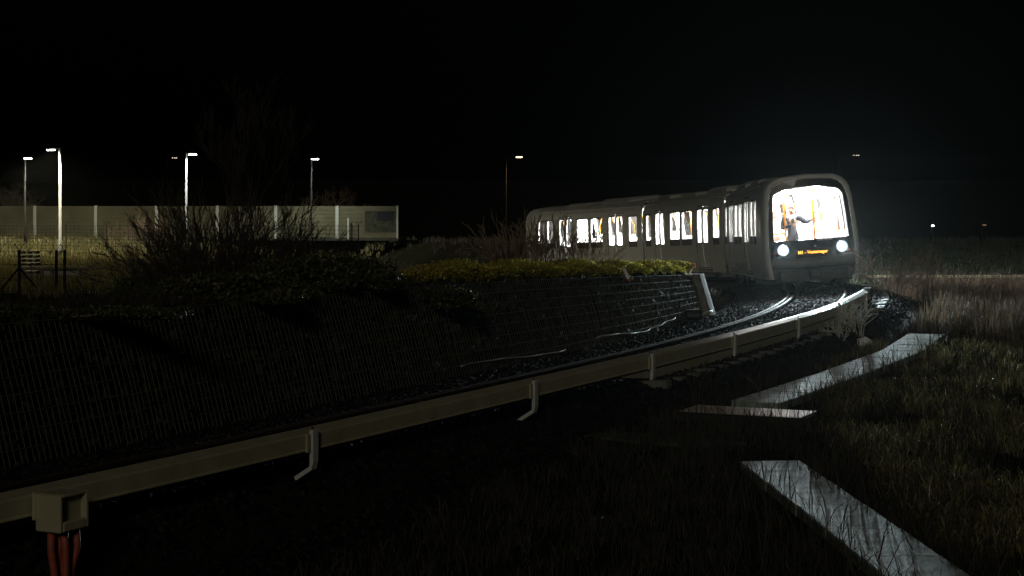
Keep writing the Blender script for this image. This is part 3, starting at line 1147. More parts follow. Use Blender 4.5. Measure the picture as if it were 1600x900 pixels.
def make_nose(mw, front):
    # outer shell from the last side frame forward to the face
    rings = []
    specs = [(1.0, 1.0, None), (1.0, 1.0, -.75), (.998, .999, -.4), (.985, .993, -.17), (.962, .985, -.05), (.935, .975, 0.0), (.875, .952, 0.0), (.868, .949, -.05)]
    for sy, sz, du in specs:
        rr = []
        for y, z in outline(sy, sz):
            rr.append(Vector((11.8 if du is None else fx(y, z) + du, y, z)))
        rings.append(rr)
    sh = MB().grid(rings[:5])
    nose = sh.build('nose_shell', M['train'], train, True, mw)
    MB().grid(rings[4:]).build('front_frame', M['train_frame'], nose, True)
    # mask between the frame and the windscreen
    arch = [(y, z) for y, z in outline(.868, .949) if z > .93]
    arch = [(arch[0][0], .93)] + arch + [(arch[-1][0], .93)]
    ws = []
    for cx, cz, r, a0, a1, k_ in ((1.03 - .08, 1.43 + .08, .08, -90, 0, 5), (.965 - .26, 2.8 - .26, .26, 8, 80, 8)):
        for i in range(k_ + 1):
            a = math.radians(a0 + (a1 - a0) * i / k_)
            ws.append((cx + r * math.cos(a), cz + r * math.sin(a)))
    top = [(.35, 2.865), (0.0, 2.88)]
    half = ws + top
    loop = half + [(-y, z) for y, z in half[-2::-1]]

    def fill(loops, du, name, m, parent=None):
        bm = bmesh.new()
        E_ = []
        for lp in loops:
            vs = [bm.verts.new((0, y, z)) for y, z in lp]
            for i in range(len(vs)):
                E_.append(bm.edges.new((vs[i], vs[(i + 1) % len(vs)])))
        bmesh.ops.triangle_fill(bm, edges=E_, use_beauty=True, use_dissolve=False)
        for v in bm.verts:
            v.co.x = fx(v.co.y, v.co.z) + du
        bmesh.ops.recalc_face_normals(bm, faces=bm.faces)
        me2 = bpy.data.meshes.new(name)
        bm.to_mesh(me2)
        bm.free()
        me2.materials.append(m)
        return add_obj(name, me2, parent or train, None, mw if parent is None else None)
    # inner wider mask, split so the outline has enough points
    mk = fill([arch, loop], -.035, 'front_mask', M['mask'])
    rim = MB().grid([[Vector((fx(y, z) - .034, y, z)) for y, z in loop], [Vector((fx(y, z) - .12, y * .985, 2.15 + (z - 2.15) * .985)) for y, z in loop]], True)
    rim.build('windscreen_rim', M['mask'], mk)
    fill([loop], -.045, 'windscreen', M['glass'])
    # bumper panel and side valances
    bp = MB().grid([[Vector((fx(y, z) + du, y, z)) for y in np.linspace(-1.12, 1.12, 9)] for z, du in ((.68, -.09), (.70, .01), (.8, .03), (.92, .0), (.935, -.06))])
    bp.build('bumper_panel', M['bumper'], train, True, mw)
    cp = MB().box((13.1, 0, .5), (.5, .26, .2), None, 1, .04).box((13.36, 0, .5), (.16, .34, .28), None, 1, .05)
    cp.box((12.9, 0, .45), (.7, 1.9, .3), None, 1, .03)
    cp.build('coupler', M['under'], train, False, mw)
    MB().tube([(13.2, .2, .74), (13.31, .2, .74)], .05, 10).box((13.26, 0, .79), (.08, .18, .1), None, 1, .02).build('towing_eye', M['under'], train, False, mw)
    # white liner for the cabin end, floor and ceiling out to the glass
    cr = []
    for u in (11.8, 12.4, 12.95):
        cr.append([Vector((u, y * (.93 if u < 12.5 else .84), .4 + (z - .4) * (.965 if u < 12.5 else .93))) for y, z in outline(1, 1) if z > .55])
    MB().grid(cr).build('cab_lining', M['inside'], train, True, mw)
    MB().box((12.4, 0, .59), (1.2, 2.2, .06)).build('cab_floor', M['floor'], train, False, mw)
    MB().box((13.0, 0, .9), (.03, 2.44, .98)).build('light_stop_plate', M['under'], train, False, mw)  # added plate that stops cabin light leaking out below the bumper
    MB().box((12.8, 0, 1.1), (.35, 1.9, .55), None, 1, .06).build('front_console', M['inside'], train, False, mw)
    for side in (-1, 1):
        MB().box((12.2, side * .5, 2.83), (.7, .13, .03)).build('light_strip', M['strip'], train, False, mw)
    if front:
        # headlights
        for side in (-1, 1):
            y, z = side * .8, 1.18
            x0 = fx(y, z) - .03
            hh = MB().tube([(x0 - .12, y, z), (x0 + .05, y, z), (x0 + .063, y, z)], [.15, .165, .155], 28, False).build('headlight', M['mask'], train, True, mw)
            bw = []
            for rr_, dx_ in ((.155, .06), (.145, .045), (.125, .022), (.108, .008), (.094, .002)):
                bw.append([Vector((x0 + dx_, y + rr_ * math.cos(2 * math.pi * q / 28), z + rr_ * math.sin(2 * math.pi * q / 28))) for q in range(28)])
            MB().grid(bw, True).build('reflector', M['reflector'], hh, True)
            MB().disc((x0 + .003, y, z), (1, 0, 0), .096, 24).build('lens', M['lens'], hh)
            ld = bpy.data.lights.new('headlight_beam', 'SPOT')
            ld.energy = HEAD_W
            ld.color = (0.78, 0.96, 1.0)
            ld.spot_size = math.radians(64)
            ld.spot_blend = .9
            ld.shadow_soft_size = .07
            lo = bpy.data.objects.new('headlight_beam', ld)
            col.objects.link(lo)
            lo.parent = hh
            lo.location = (x0 + .16, y, z)
            lo.rotation_euler = Vector((1, 0, .0)).to_track_quat('-Z', 'Y').to_euler()
            MB().tube([(x0 - .05, side * .98, 1.06), (x0 + .01, side * .98, 1.06)], .04, 10).build('tail_light', M['red'], train, True, mw)
        # destination display
        d0 = fx(0, 1.09)
        ds = MB().box((d0 - .03, 0, 1.085), (.05, .96, .17), None, 1, .008).build('destination_display', M['mask'], train, False, mw)
        o_ = add_obj('lettering', text_mesh('M1 - Vestamager', .118, M['led'], 'display_lettering', .001), ds)
        o_.matrix_basis = Matrix.Translation((d0 + .004, .0, 1.083)) @ Matrix(((0, 0, 1, 0), (1, 0, 0, 0), (0, 1, 0, 0), (0, 0, 0, 1)))
        MB().disc((d0 - .015, .07, 1.24), (1, 0, 0), .03, 10).build('emblem', M['white'], train, False, mw)
        wp = MB().tube([(fx(.1, 1.4) - .0, .15, 1.39), (fx(.5, 1.45) + .015, .55, 1.405)], .012, 6)
        wp.build('wiper', M['galv'], train, False, mw)
        # grab poles behind the windscreen
        for y in (-.57, .23):
            MB().tube([(12.15, y, .6), (12.15, y, 2.45), (12.1, y + .05, 2.84)], .027, 10).build('grab_pole', M['yellow'], train, True, mw)
            MB().box((12.15, y + (.06 if y > 0 else -.06), 2.17), (.06, .12, .05), None, 1, .015).box((12.15, y + (.06 if y > 0 else -.06), 1.62), (.06, .12, .05), None, 1, .015).build('pole_bracket', M['yellow'], train, False, mw)
        for y0, y1 in ((-1.05, -.57), (.23, 1.08)):
            MB().tube([(12.2, y0, 1.62), (12.2, y1, 1.64)], .018, 8).build('grab_rail', M['yellow'], train, True, mw)
        for y in (-.9, .95):
            MB().tube([(11.7, y, .6), (11.7, y, 2.5)], .014, 8).build('grab_pole', M['yellow'], train, True, mw)


HEAD_W = 6000.0
make_nose(mw1, True)
make_nose(mw3, False)


# bogies: at the cab ends and below the two joints
def bogie(s):
    t, nn = tdir(s)
    X = (tp(s + .5) - tp(s - .5)).normalized()
    lat = nn * math.cos(CANT) + Vector((0, 0, math.sin(CANT)))
    lat = (lat - X * lat.dot(X)).normalized()
    m = Matrix((X, -lat, X.cross(-lat))).transposed().to_4x4()
    m.translation = tp(s)
    b = MB()
    for sd in (-1, 1):
        b.box((0, sd * 1.0, .42), (2.7, .16, .2), None, 1, .03)
        b.box((0, sd * 1.0, .3), (.7, .2, .2), None, 1, .03)
    b.box((0, 0, .45), (.6, 2.0, .2))
    bo = b.build('bogie', M['under'], train, False, TI @ m)
    for q in (-.95, .95):
        for sd in (-1, 1):
            MB().tube([(q, sd * .68, .36), (q, sd * .72, .36), (q, sd * .72, .335), (q, sd * .82, .335)], [.37, .37, .345, .34], 20).build('wheel', M['rust'], bo, True)
        MB().tube([(q, -.68, .35), (q, .68, .35)], .07, 8).build('axle', M['under'], bo, True)


for s in (S_FRONT + 2.6, G1, G2, S_TAIL - 2.6):
    bogie(s)


# ------------------------------------------------------------------ people in the train
def figure(name, label, joints, edges, mats, MWp, hair_m, group=None, seed=1):
    """joints: name -> (pos, radius); edges with a material slot; a Skin surface is grown and baked"""
    names = list(joints)
    me2 = bpy.data.meshes.new(name + '_skel')
    me2.from_pydata([joints[k][0] for k in names], [(names.index(a), names.index(c)) for a, c, _ in edges], [])
    o = bpy.data.objects.new(name + '_skel', me2)
    col.objects.link(o)
    md = o.modifiers.new('skin', 'SKIN')
    md.branch_smoothing = .6
    o.modifiers.new('sub', 'SUBSURF').levels = 2
    sv = me2.skin_vertices[0].data
    for i, k in enumerate(names):
        r = joints[k][1]
        sv[i].radius = r if isinstance(r, tuple) else (r, r)
        sv[i].use_root = (k == 'pelvis')
    dg = bpy.context.evaluated_depsgraph_get()
    baked = bpy.data.meshes.new_from_object(o.evaluated_get(dg))
    bpy.data.objects.remove(o)
    bpy.data.meshes.remove(me2)
    baked.name = name
    baked.materials.clear()
    for m_ in mats:
        baked.materials.append(m_)
    A = np.array([joints[a][0] for a, c, _ in edges], float)
    B = np.array([joints[c][0] for a, c, _ in edges], float)
    SL = [e[2] for e in edges]
    for p in baked.polygons:
        c = np.array(p.center)
        t_ = np.clip(((c - A) * (B - A)).sum(1) / np.maximum(((B - A) ** 2).sum(1), 1e-9), 0, 1)
        d = np.linalg.norm(A + (B - A) * t_[:, None] - c, axis=1)
        sl_ = SL[int(d.argmin())]
        if sl_ == 1 and abs(c[1] - .0) < .07 and p.normal.x > .35 and c[2] < 1.36:
            sl_ = 2                                 # open jacket shows the shirt
        p.material_index = sl_
        p.use_smooth = True
    root = add_obj(name, baked)
    root.matrix_world = MWp
    hd = joints['head'][0]
    # hair cap and face features
    bm = bmesh.new()
    bmesh.ops.create_uvsphere(bm, u_segments=16, v_segments=10, radius=1)
    for v in list(bm.verts):
        if v.co.z < -.15 or (v.co.x > .55 and v.co.z < .55):
            bm.verts.remove(v)
    for v in bm.verts:
        v.co = Vector((v.co.x * .098 - .012, v.co.y * .084, v.co.z * .095 + .025)) + Vector(hd)
    hm = bpy.data.meshes.new('hair')
    bm.to_mesh(hm)
    bm.free()
    add_obj('hair', hm, root, hair_m)
    for sd in (-1, 1):
        MB().tube([(hd[0] + .082, hd[1] + sd * .032, hd[2] + .012), (hd[0] + .098, hd[1] + sd * .032, hd[2] + .012)], [.014, .01], 8).build('eye', M['hair'], root)
        MB().tube([(hd[0] - .01, hd[1] + sd * .078, hd[2] - .02), (hd[0] - .005, hd[1] + sd * .094, hd[2]), (hd[0] - .01, hd[1] + sd * .08, hd[2] + .025)], [.012, .014, .012], 6).build('ear', M['skin'], root)
    MB().box((hd[0] + .083, hd[1], hd[2] - .058), (.014, .045, .012), None, 1, .004).build('mouth', M['red'], root)
    tag(root, label, 'person', group)
    return root


def hand(j, e, nm, wrist, dirv, side, slot, curl):
    """palm, four fingers and a thumb rooted in the palm"""
    d = Vector(dirv).normalized()
    w = Vector(side).normalized()
    c = Vector(curl).normalized()
    p = Vector(wrist)
    j[nm + '_palm'] = (tuple(p + d * .05), (.03, .022))
    e.append((nm + '_wrist', nm + '_palm', slot))
    for i, (o, L) in enumerate(((-.03, .06), (-.01, .07), (.01, .065), (.03, .05))):
        a = p + d * .09 + w * o
        j[f'{nm}_f{i}a'] = (tuple(a), .0095)
        j[f'{nm}_f{i}b'] = (tuple(a + d * L * .6 + c * .015), .009)
        j[f'{nm}_f{i}c'] = (tuple(a + d * L * .7 + c * .045), .008)
        e += [(nm + '_palm', f'{nm}_f{i}a', slot), (f'{nm}_f{i}a', f'{nm}_f{i}b', slot), (f'{nm}_f{i}b', f'{nm}_f{i}c', slot)]
    a = p + d * .045 - w * .035
    j[nm + '_ta'] = (tuple(a), .011)
    j[nm + '_tb'] = (tuple(a + d * .03 - w * .018 + c * .03), .01)
    e += [(nm + '_palm', nm + '_ta', slot), (nm + '_ta', nm + '_tb', slot)]


def standing(pose):
    j = {
        'pelvis': ((0, 0, .88), (.22, .14)), 'waist': ((0, 0, 1.03), (.22, .14)), 'chest': ((.01, 0, 1.22), (.25, .15)),
        'collar': ((.0, 0, 1.37), (.13, .09)), 'neck': ((.005, 0, 1.43), .052), 'jaw': ((.02, 0, 1.49), (.07, .075)), 'head': ((.012, 0, 1.55), (.082, .092)), 'crown': ((0, 0, 1.62), (.07, .08)),
        'nose': ((.108, 0, 1.535), .011),
    }
    e = [('pelvis', 'waist', 1), ('waist', 'chest', 1), ('chest', 'collar', 1), ('collar', 'neck', 0), ('neck', 'jaw', 0), ('jaw', 'head', 0), ('head', 'crown', 0), ('head', 'nose', 0)]
    for sd, n_ in ((-1, 'r'), (1, 'l')):
        j[n_ + '_hip'] = ((0, sd * .095, .82), .095)
        j[n_ + '_knee'] = ((.02, sd * .11, .46), .062)
        j[n_ + '_ankle'] = ((-.01, sd * .12, .09), .042)
        j[n_ + '_toe'] = ((.15, sd * .14, .035), .034)
        e += [('pelvis', n_ + '_hip', 3), (n_ + '_hip', n_ + '_knee', 3), (n_ + '_knee', n_ + '_ankle', 3), (n_ + '_ankle', n_ + '_toe', 4)]
        sh, el, wr, dr, sdv, cu = pose[n_]
        j[n_ + '_sh'] = (sh, .085)
        j[n_ + '_el'] = (el, .068)
        j[n_ + '_wrist'] = (wr, .031)
        e += [('collar', n_ + '_sh', 1), (n_ + '_sh', n_ + '_el', 1), (n_ + '_el', n_ + '_wrist', 1)]
        hand(j, e, n_, wr, dr, sdv, 0, cu)
    return j, e


PMATS = [M['skin'], M['jacket'], M['shirt'], M['trouser'], M['black']]
# local x towards the camera, y to picture right
pose = {'l': ((0, .215, 1.34), (.05, .38, 1.2), (.03, .53, 1.27), (.0, .9, .35), (0, -.3, .95), (-.6, .3, 0)),
        'r': ((0, -.215, 1.34), (.06, -.27, 1.08), (.22, -.06, 1.17), (.25, .35, .9), (-.3, .9, -.2), (.5, .5, .3))}
j, e = standing(pose)
figure('person', 'person in dark open jacket and pale shirt standing at the train windscreen holding a pole', j, e, PMATS,
       M1 @ Matrix.Translation((12.0, -.36, .62)) @ Matrix.Scale(1.06, 4), M['hair'])
ph = MB().box((0, 0, 0), (.012, .075, .15), None, 1, .005).build('phone', M['black'])
ph.matrix_world = M1 @ Matrix.Translation((12.32, -.36, 1.97)) @ Matrix.Rotation(-.15, 4, 'Y')
tag(ph, 'black phone held up in front of the chest by the person at the windscreen', 'phone')
pose2 = {'l': ((0, .17, 1.33), (.02, .22, 1.07), (.12, .16, .88), (.4, -.1, -.9), (0, 1, 0), (.5, -.5, 0)),
         'r': ((0, -.17, 1.33), (.02, -.22, 1.07), (.12, -.16, .88), (.4, .1, -.9), (0, -1, 0), (.5, .5, 0))}
j, e = standing(pose2)
figure('person', 'person with reddish hair standing far back inside the train, mostly hidden', j, e,
       [M['skin'], M['jumper'], M['jumper'], M['trouser'], M['black']], M1 @ Matrix.Translation((9.4, -.55, .62)), M['hair_red'])


def seated():
    j, e = standing(pose2)
    for k_ in list(j):
        p, r = j[k_]
        if k_.endswith(('knee', 'ankle', 'toe')):
            continue
        j[k_] = ((p[0], p[1], p[2] - .42), r)
    for sd, n_ in ((-1, 'r'), (1, 'l')):
        j[n_ + '_knee'] = ((.42, sd * .12, .46), .062)
        j[n_ + '_ankle'] = ((.4, sd * .12, .09), .042)
        j[n_ + '_toe'] = ((.55, sd * .13, .035), .034)
    return j, e


j, e = seated()
figure('person', 'seated person in black clothes at the left edge of the windscreen', j, e,
       [M['skin'], M['coat'], M['coat'], M['coat'], M['black']], M1 @ Matrix.Translation((10.3, -.92, .62)) @ Matrix.Rotation(.5, 4, 'Z'), M['hair'])


# ------------------------------------------------------------------ street lamps
def lamp(label, pxx, D, top_y, arm, head, kind='lamp_led', power=0.0, color=(1, 1, 1), rp=.055, pm='pole', cone=150, clusters=False, back=0.0, blend=.5, group='lit street lamps'):
    x = px(pxx, D)
    z0 = gz(x, D)
    zt = row(top_y, D)
    r = empty('street_lamp', (x, D, z0))
    tag(r, label, 'street lamp', group)
    H = zt - z0
    MB().tube([(0, 0, -.05), (0, 0, .6), (0, 0, .62), (0, 0, H + .06)], [rp * 1.5, rp * 1.45, rp, rp * .8], 12).build('pole', M[pm], r, True)
    sg_ = 1 if arm > 0 else -1
    if abs(arm) > .3:
        MB().tube([(0, 0, H - .1), (arm * .3, 0, H + .12), (arm, 0, H + .14)], [rp * .7, rp * .6, rp * .5], 8).build('arm', M[pm], r, True)
    else:
        MB().box((arm * .5, 0, H + .09), (abs(arm) + .08, .07, .05), None, 1, .01).build('arm', M[pm], r)
    hx_, hw_ = arm + sg_ * head * .35, head
    hb_ = []
    for s_, zz in ((1.0, H + .04), (1.0, H + .09), (.55, H + .16)):
        hb_.append([Vector((hx_ + a * hw_ / 2 * s_, b_ * .16 * s_, zz)) for a, b_ in ((-1, -1), (1, -1), (1, 1), (-1, 1))])
    hm = MB().grid(hb_, True)
    hm.add(hb_[-1], [(0, 1, 2, 3)]).add(hb_[0], [(3, 2, 1, 0)])
    hh = hm.build('lamp_head', M['pole_dark'] if clusters else M[pm], r)
    if clusters:
        for q in (-.36, .05, .34):
            MB().box((hx_ + q * hw_, 0, H + .02), (.11 * hw_ / .7, .2, .05), None, 1, .008).build('diffuser', M[kind], hh)
    else:
        MB().box((hx_, 0, H + .015), (hw_ * .9, .26, .06), None, 1, .012).build('diffuser', M[kind], hh)
    if power:
        ld = bpy.data.lights.new('lamp_light', 'SPOT')
        ld.energy = power
        ld.color = color
        ld.spot_size = math.radians(cone)
        ld.spot_blend = blend
        ld.shadow_soft_size = .12
        lo = bpy.data.objects.new('lamp_light', ld)
        col.objects.link(lo)
        lo.parent = hh
        lo.location = (hx_, back, H - .06)
    return r


COOL = (.93, 1.0, .9)
LAMP_W = 1700.0
lamp('slim dark lamp post at the far left edge before the barrier', 39, 102, 248, .02, .4, power=LAMP_W * 2.4, color=(1.0, .96, .74), rp=.05, pm='pole_dark', back=.5, cone=174, blend=.12)
lamp('tall bright white lamp post behind the fence with three small lights', 94, 88, 235, -.28, .42, power=LAMP_W * 2.4, color=(1.0, .9, .62), rp=.075, clusters=True, cone=174, blend=.12)
lamp('bright speckled lamp post rising behind the bare dark shrub', 291, 102, 242, .2, .42, power=LAMP_W * .9, color=COOL, rp=.062)
lamp('slim lamp post near the right end of the barrier', 486.5, 112, 249, .06, .45, power=LAMP_W, color=COOL, rp=.052, pm='pole_dark', back=.5)
lamp('warm lamp on dark arm standing alone left of the train tail', 791, 112, 246, .62, .4, kind='lamp_warm', power=LAMP_W * .35, color=(1.0, .66, .36), rp=.03, pm='pole_dark')
lamp('tiny distant three dot lamp left of the speckled lamp post', 262, 190, 247, .5, .55, kind='far_lamp', rp=.05, pm='pole_dark', clusters=True, group='distant lamps')
lamp('dim distant lamp with long arm above the train front', 1306, 175, 243, 1.65, .65, kind='far_lamp', rp=.05, pm='pole_dark', clusters=True, group='distant lamps')
lamp('small distant white light low in the dark right of the train', 1455, 112, 353, .03, .13, kind='far_white', rp=.05, pm='pole_dark', group='distant lamps')
lamp('faint distant orange light low at the far right', 1533, 112, 352, .12, .2, kind='far_orange', rp=.05, pm='pole_dark', clusters=True, group='distant lamps')

# ------------------------------------------------------------------ noise barrier
BD = 117.0
bar = empty('noise_barrier', (px(300, BD), BD, -.8))
tag(bar, 'long pale green noise barrier of panels between white posts at left', 'barrier')
bx0 = bar.location.x
posts = [-330, -235, -138, -40, 55, 150, 245, 340, 431, 527, 621]
ztop, zbot = row(322, BD), row(372, BD)
for i in range(len(posts) - 1):
    xa, xb = px(posts[i], BD) - bx0, px(posts[i + 1], BD) - bx0
    rows = []
    zz = np.linspace(zbot + .8, ztop + .8, 9)
    b = MB()
    for k_ in range(8):
        b.box(((xa + xb) / 2, .02, (zz[k_] + zz[k_ + 1]) / 2), (xb - xa - .1, .08, zz[k_ + 1] - zz[k_] - .012), None, 1, .008)
    b.box(((xa + xb) / 2, .04, (zz[0] + zz[-1]) / 2), (xb - xa - .1, .04, zz[-1] - zz[0]))
    b.build('panel', M['barrier'], bar)
for i, p in enumerate(posts):
    w = .2 if i < len(posts) - 1 else .1
    MB().box((px(p, BD) - bx0, -.02, (ztop + zbot) / 2 + .8), (w, .2, ztop - zbot + .06), None, 1, .01).build('post', M['barrier_post'], bar)
MB().box((px(145.5, BD) - bx0, .0, zbot + .72), (px(621, BD) - px(-330, BD), .12, .14)).build('plinth', M['core'], bar)
MB().box((px(594, BD) - bx0, -.055, row(346, BD) + .8), (1.9, .012, 1.3)).build('painted_patch', M['graffiti'], bar)
MB().box((px(602, BD) - bx0, -.068, row(338, BD) + .8), (1.0, .01, .55)).build('painted_patch', mat('blue_patch', (0.012, 0.013, 0.016), .9, spec=.05), bar)
MB().box((px(545, BD) - bx0, -.45, row(357, BD) + .8), (.11, .11, 1.3), None, 1, .01).build('short_post', M['barrier_post'], bar)


# ------------------------------------------------------------------ fences and things in the left field
def fence(label, D, pxs, top_y, wires, mesh=False, brace=None, thick=.035):
    r = empty('wire_fence', (px(pxs[0], D), D, gz(px(pxs[0], D), D)))
    tag(r, label, 'fence')
    tops = []
    for p in pxs:
        x = px(p, D)
        z0 = gz(x, D)
        zt = row(top_y, D)
        po = MB().tube([(x - r.location.x, 0, z0 - r.location.z - .1), (x - r.location.x, 0, zt - r.location.z)], thick, 6)
        po.build('fence_post', M['pole_dark'], r)
        MB().tube([(x - r.location.x - .14, 0, zt - r.location.z + .2), (x - r.location.x, 0, zt - r.location.z - .02), (x - r.location.x + .14, 0, zt - r.location.z + .2)], .014, 5).build('post_fork', M['pole_dark'], r)
        tops.append((x - r.location.x, z0 - r.location.z, zt - r.location.z))
        if brace and p in brace:
            for sd in (-1, 1):
                MB().tube([(x - r.location.x, 0, zt - r.location.z - .55), (x - r.location.x + sd * .75, .05, z0 - r.location.z)], thick * .7, 6).build('brace', M['pole_dark'], r)
    p0, p1 = [], []
    x0, x1 = tops[0][0], tops[-1][0]
    for f in np.linspace(.1, .98, wires):
        for a, c in zip(tops[:-1], tops[1:]):
            p0.append((a[0], 0, a[1] + (a[2] - a[1]) * f))
            p1.append((c[0], 0, c[1] + (c[2] - c[1]) * f))
    if mesh:
        for x in np.arange(x0, x1, .2):
            za = np.interp(x, [t_[0] for t_ in tops], [t_[1] for t_ in tops])
            zb_ = np.interp(x, [t_[0] for t_ in tops], [t_[2] for t_ in tops])
            p0.append((x, 0, za))
            p1.append((x, 0, zb_))
    tag(add_obj('wire', segs_to_mesh('wire', p0, p1, .007, .007), r, M['pole_dark']), kind='stuff')


fence('low wire fence with braced dark post in the left field', 60, [-45, 30, 88, 101], 391, 4, False, [30], .05)
fence('taller dark mesh fence across the field before the barrier', 92, [-70, -10, 42, 103, 166, 232, 300, 380, 470, 560], 352, 9, True, None, .03)

tr = empty('wooden_trestle', (px(98, 64), 64, gz(px(98, 64), 64)))
tag(tr, 'dark wooden trestle with slanted legs in the grass behind the fence', 'trestle')
zb_ = tr.location.z
MB().box((.1, 0, row(419, 64) - zb_), (3.1, .09, .09), None, 1, .01).build('beam', M['wood'], tr)
MB().box((0, .1, row(426, 64) - zb_), (1.3, .05, .2), None, 1, .01).build('board', M['sleeper'], tr)
for xa, xb in ((-.72, -.58), (-.38, -.26), (.52, .82)):
    MB().tube([(xa, 0, row(419, 64) - zb_), (xb, -.3, -.03)], .045, 6).build('leg', M['wood'], tr)
MB().tube([(-.4, -1.6, .02), (.05, -1.9, .28)], .05, 7).build('log', M['wood'], None)
lg = bpy.data.objects['log']
lg.name = 'fallen_log'
lg.location = (px(88, 62), 62, gz(px(88, 62), 60.4))
tag(lg, 'short fallen log propped in the grass before the trestle', 'log')
ps_ = empty('pallet_stack', (px(47, 72), 72, gz(px(47, 72), 72)))
tag(ps_, 'stack of dark slatted pallets left of the trestle', 'pallets')
for k_ in range(7):
    z = .08 + k_ * .15
    b = MB()
    for q in np.linspace(-.26, .26, 4):
        b.box((0, q, z + .05), (.62, .1, .022))
    for q in (-.26, 0, .26):
        b.box((q, 0, z), (.08, .6, .075))
    b.build('pallet', M['wood'], ps_)

# pale rail of the second track, right of the train
r2 = empty('conductor_rail', (px(1480, 63), 63, gz(px(1480, 63), 63)))
tag(r2, 'straight pale rail on short posts crossing the grass right of the train', 'rail')
zr = row(432, 63) - r2.location.z
MB().box((13.2, 0, zr), (31.8, .1, .09), None, 1, .015).build('cover_section', M['cream'], r2)
for q in np.arange(-2.4, 29, 2.3):
    MB().box((q, .06, zr / 2 - .05), (.08, .06, zr + .05), None, 1, .01).build('bracket', M['galv'], r2)


# ------------------------------------------------------------------ vegetation
def blades(n, X, Y, h, w, rng, lean=.5, z=None, droop=.5):
    Z = ground_z(X, Y) if z is None else z
    a = rng.uniform(0, 6.283, n)
    la = rng.uniform(0, 6.283, n)
    l = h * lean * rng.uniform(.1, 1, n)
    wx, wy = np.cos(a) * w / 2, np.sin(a) * w / 2
    dx, dy = np.cos(la) * l, np.sin(la) * l
    v = np.empty((n, 5, 3))
    v[:, 0] = np.stack([X - wx, Y - wy, Z - .01], 1)
    v[:, 1] = np.stack([X + wx, Y + wy, Z - .01], 1)
    v[:, 2] = np.stack([X + dx * .4 + wx * .8, Y + dy * .4 + wy * .8, Z + h * .6], 1)
    v[:, 3] = np.stack([X + dx * .4 - wx * .8, Y + dy * .4 - wy * .8, Z + h * .6], 1)
    v[:, 4] = np.stack([X + dx, Y + dy, Z + h * (1 - droop * rng.uniform(0, .3, n))], 1)
    i = np.arange(n)[:, None] * 5
    return v.reshape(-1, 3), np.concatenate([i, i + 1, i + 2, i + 3], 1), np.concatenate([i + 3, i + 2, i + 4], 1)


def grass(name, label, n, sampler, h, w, m, seed, lean=.5, droop=.5, clump=None):
    rng = np.random.default_rng(seed)
    X, Y = sampler(rng, n)
    if clump is not None:
        k_ = len(X) // clump
        cx, cy = X[:k_], Y[:k_]
        id_ = rng.integers(0, k_, len(X))
        X, Y = cx[id_] + rng.normal(0, .09, len(X)), cy[id_] + rng.normal(0, .09, len(X))
        ch = rng.uniform(.5, 1.2, k_)[id_]
    else:
        ch = 1.0
    n = len(X)
    hh = rng.uniform(h[0], h[1], n) * ch
    v, q, t3 = blades(n, X, Y, hh, w * rng.uniform(.6, 1.3, n), rng, lean, None, droop)
    o = add_obj(name, mesh_np(name, v, [q, t3]), None, m)
    tag(o, label, 'grass', kind='stuff')
    return o


SLABS = [((2.82, 22.6), (3.6, 12.2), .36), ((3.5, 27.3), (7.2, 35.0), .37), ((7.2, 35.0), (8.7, 39.4), .37), ((2.55, 26.85), (4.05, 26.15), .5)]


def off_slabs(X, Y, extra=0.0):
    k_ = np.ones(len(X), bool)
    for (ax0, ay0), (bx1, by1), hw_ in SLABS:
        d = np.array([bx1 - ax0, by1 - ay0])
        L2 = (d ** 2).sum()
        t_ = np.clip(((X - ax0) * d[0] + (Y - ay0) * d[1]) / L2, 0, 1)
        k_ &= np.hypot(X - ax0 - t_ * d[0], Y - ay0 - t_ * d[1]) > hw_ + extra
    return k_


def fan(lo_px, hi_px, d0, d1, pw=1.0):
    """area in front of the eye between two picture columns, denser near"""
    def f(rng, n):
        D = d0 + (d1 - d0) * rng.uniform(0, 1, n) ** pw
        p = rng.uniform(lo_px, hi_px, n)
        return px(p, D), D
    return f


def keep(f, cond):
    def g(rng, n):
        X, Y = f(rng, n)
        k_ = cond(X, Y)
        return X[k_], Y[k_]
    return g


def right_of_rail(lo):
    def c(X, Y):
        S, O = nearest(X, Y)
        return (O > lo) & off_slabs(X, Y, .02)
    return c


grass('meadow_grass', 'short dewy green grass in the right foreground', 150000, keep(fan(1290, 2300, 9, 38, 1.2), lambda X, Y: right_of_rail(2.6)(X, Y) & (X > 3.9 + .02 * (Y - 14)) & (np.sin(X * 1.7 + Y * .6) + np.sin(Y * 1.3 - X * .8) + np.sin(X * 3.1) * .6 > -1.0)), (.05, .26), .012, M['grass_green'], 11, 1.0, .9, 22)
grass('meadow_grass_dark', 'withered grass with shade in its dark colour between the conductor rail and trough lids', 110000, keep(fan(-300, 1560, 9, 50, 1.0), right_of_rail(2.6)), (.08, .34), .012, M['grass_dark'], 12, .8, .8, 14)
grass('dry_tall_grass', 'tall dry brown grass right of the train front', 62000, keep(fan(1320, 2300, 37, 62, 1.0), lambda X, Y: right_of_rail(3.0)(X, Y) & (Y > 39.5 + 2.2 * np.sin(X * 1.1) + 1.4 * np.sin(X * 2.9 + 1))), (.3, .8), .02, M['grass_dry'], 13, .35, .4, 10)
grass('stray_dry_grass', 'thin dry brown stalks scattered among the foreground grass', 2600, keep(fan(1000, 1700, 14, 36, 1.0), right_of_rail(2.4)), (.3, .75), .007, M['grass_dark'], 14, .45, .6, 9)
grass('slab_edge_grass', 'thin grass blades overhanging the trough lids', 6000, keep(fan(1080, 1600, 13, 40, 1.0), lambda X, Y: off_slabs(X, Y, -.12) & ~off_slabs(X, Y, .4)), (.12, .7), .009, M['grass_dark'], 15, .9, .8)
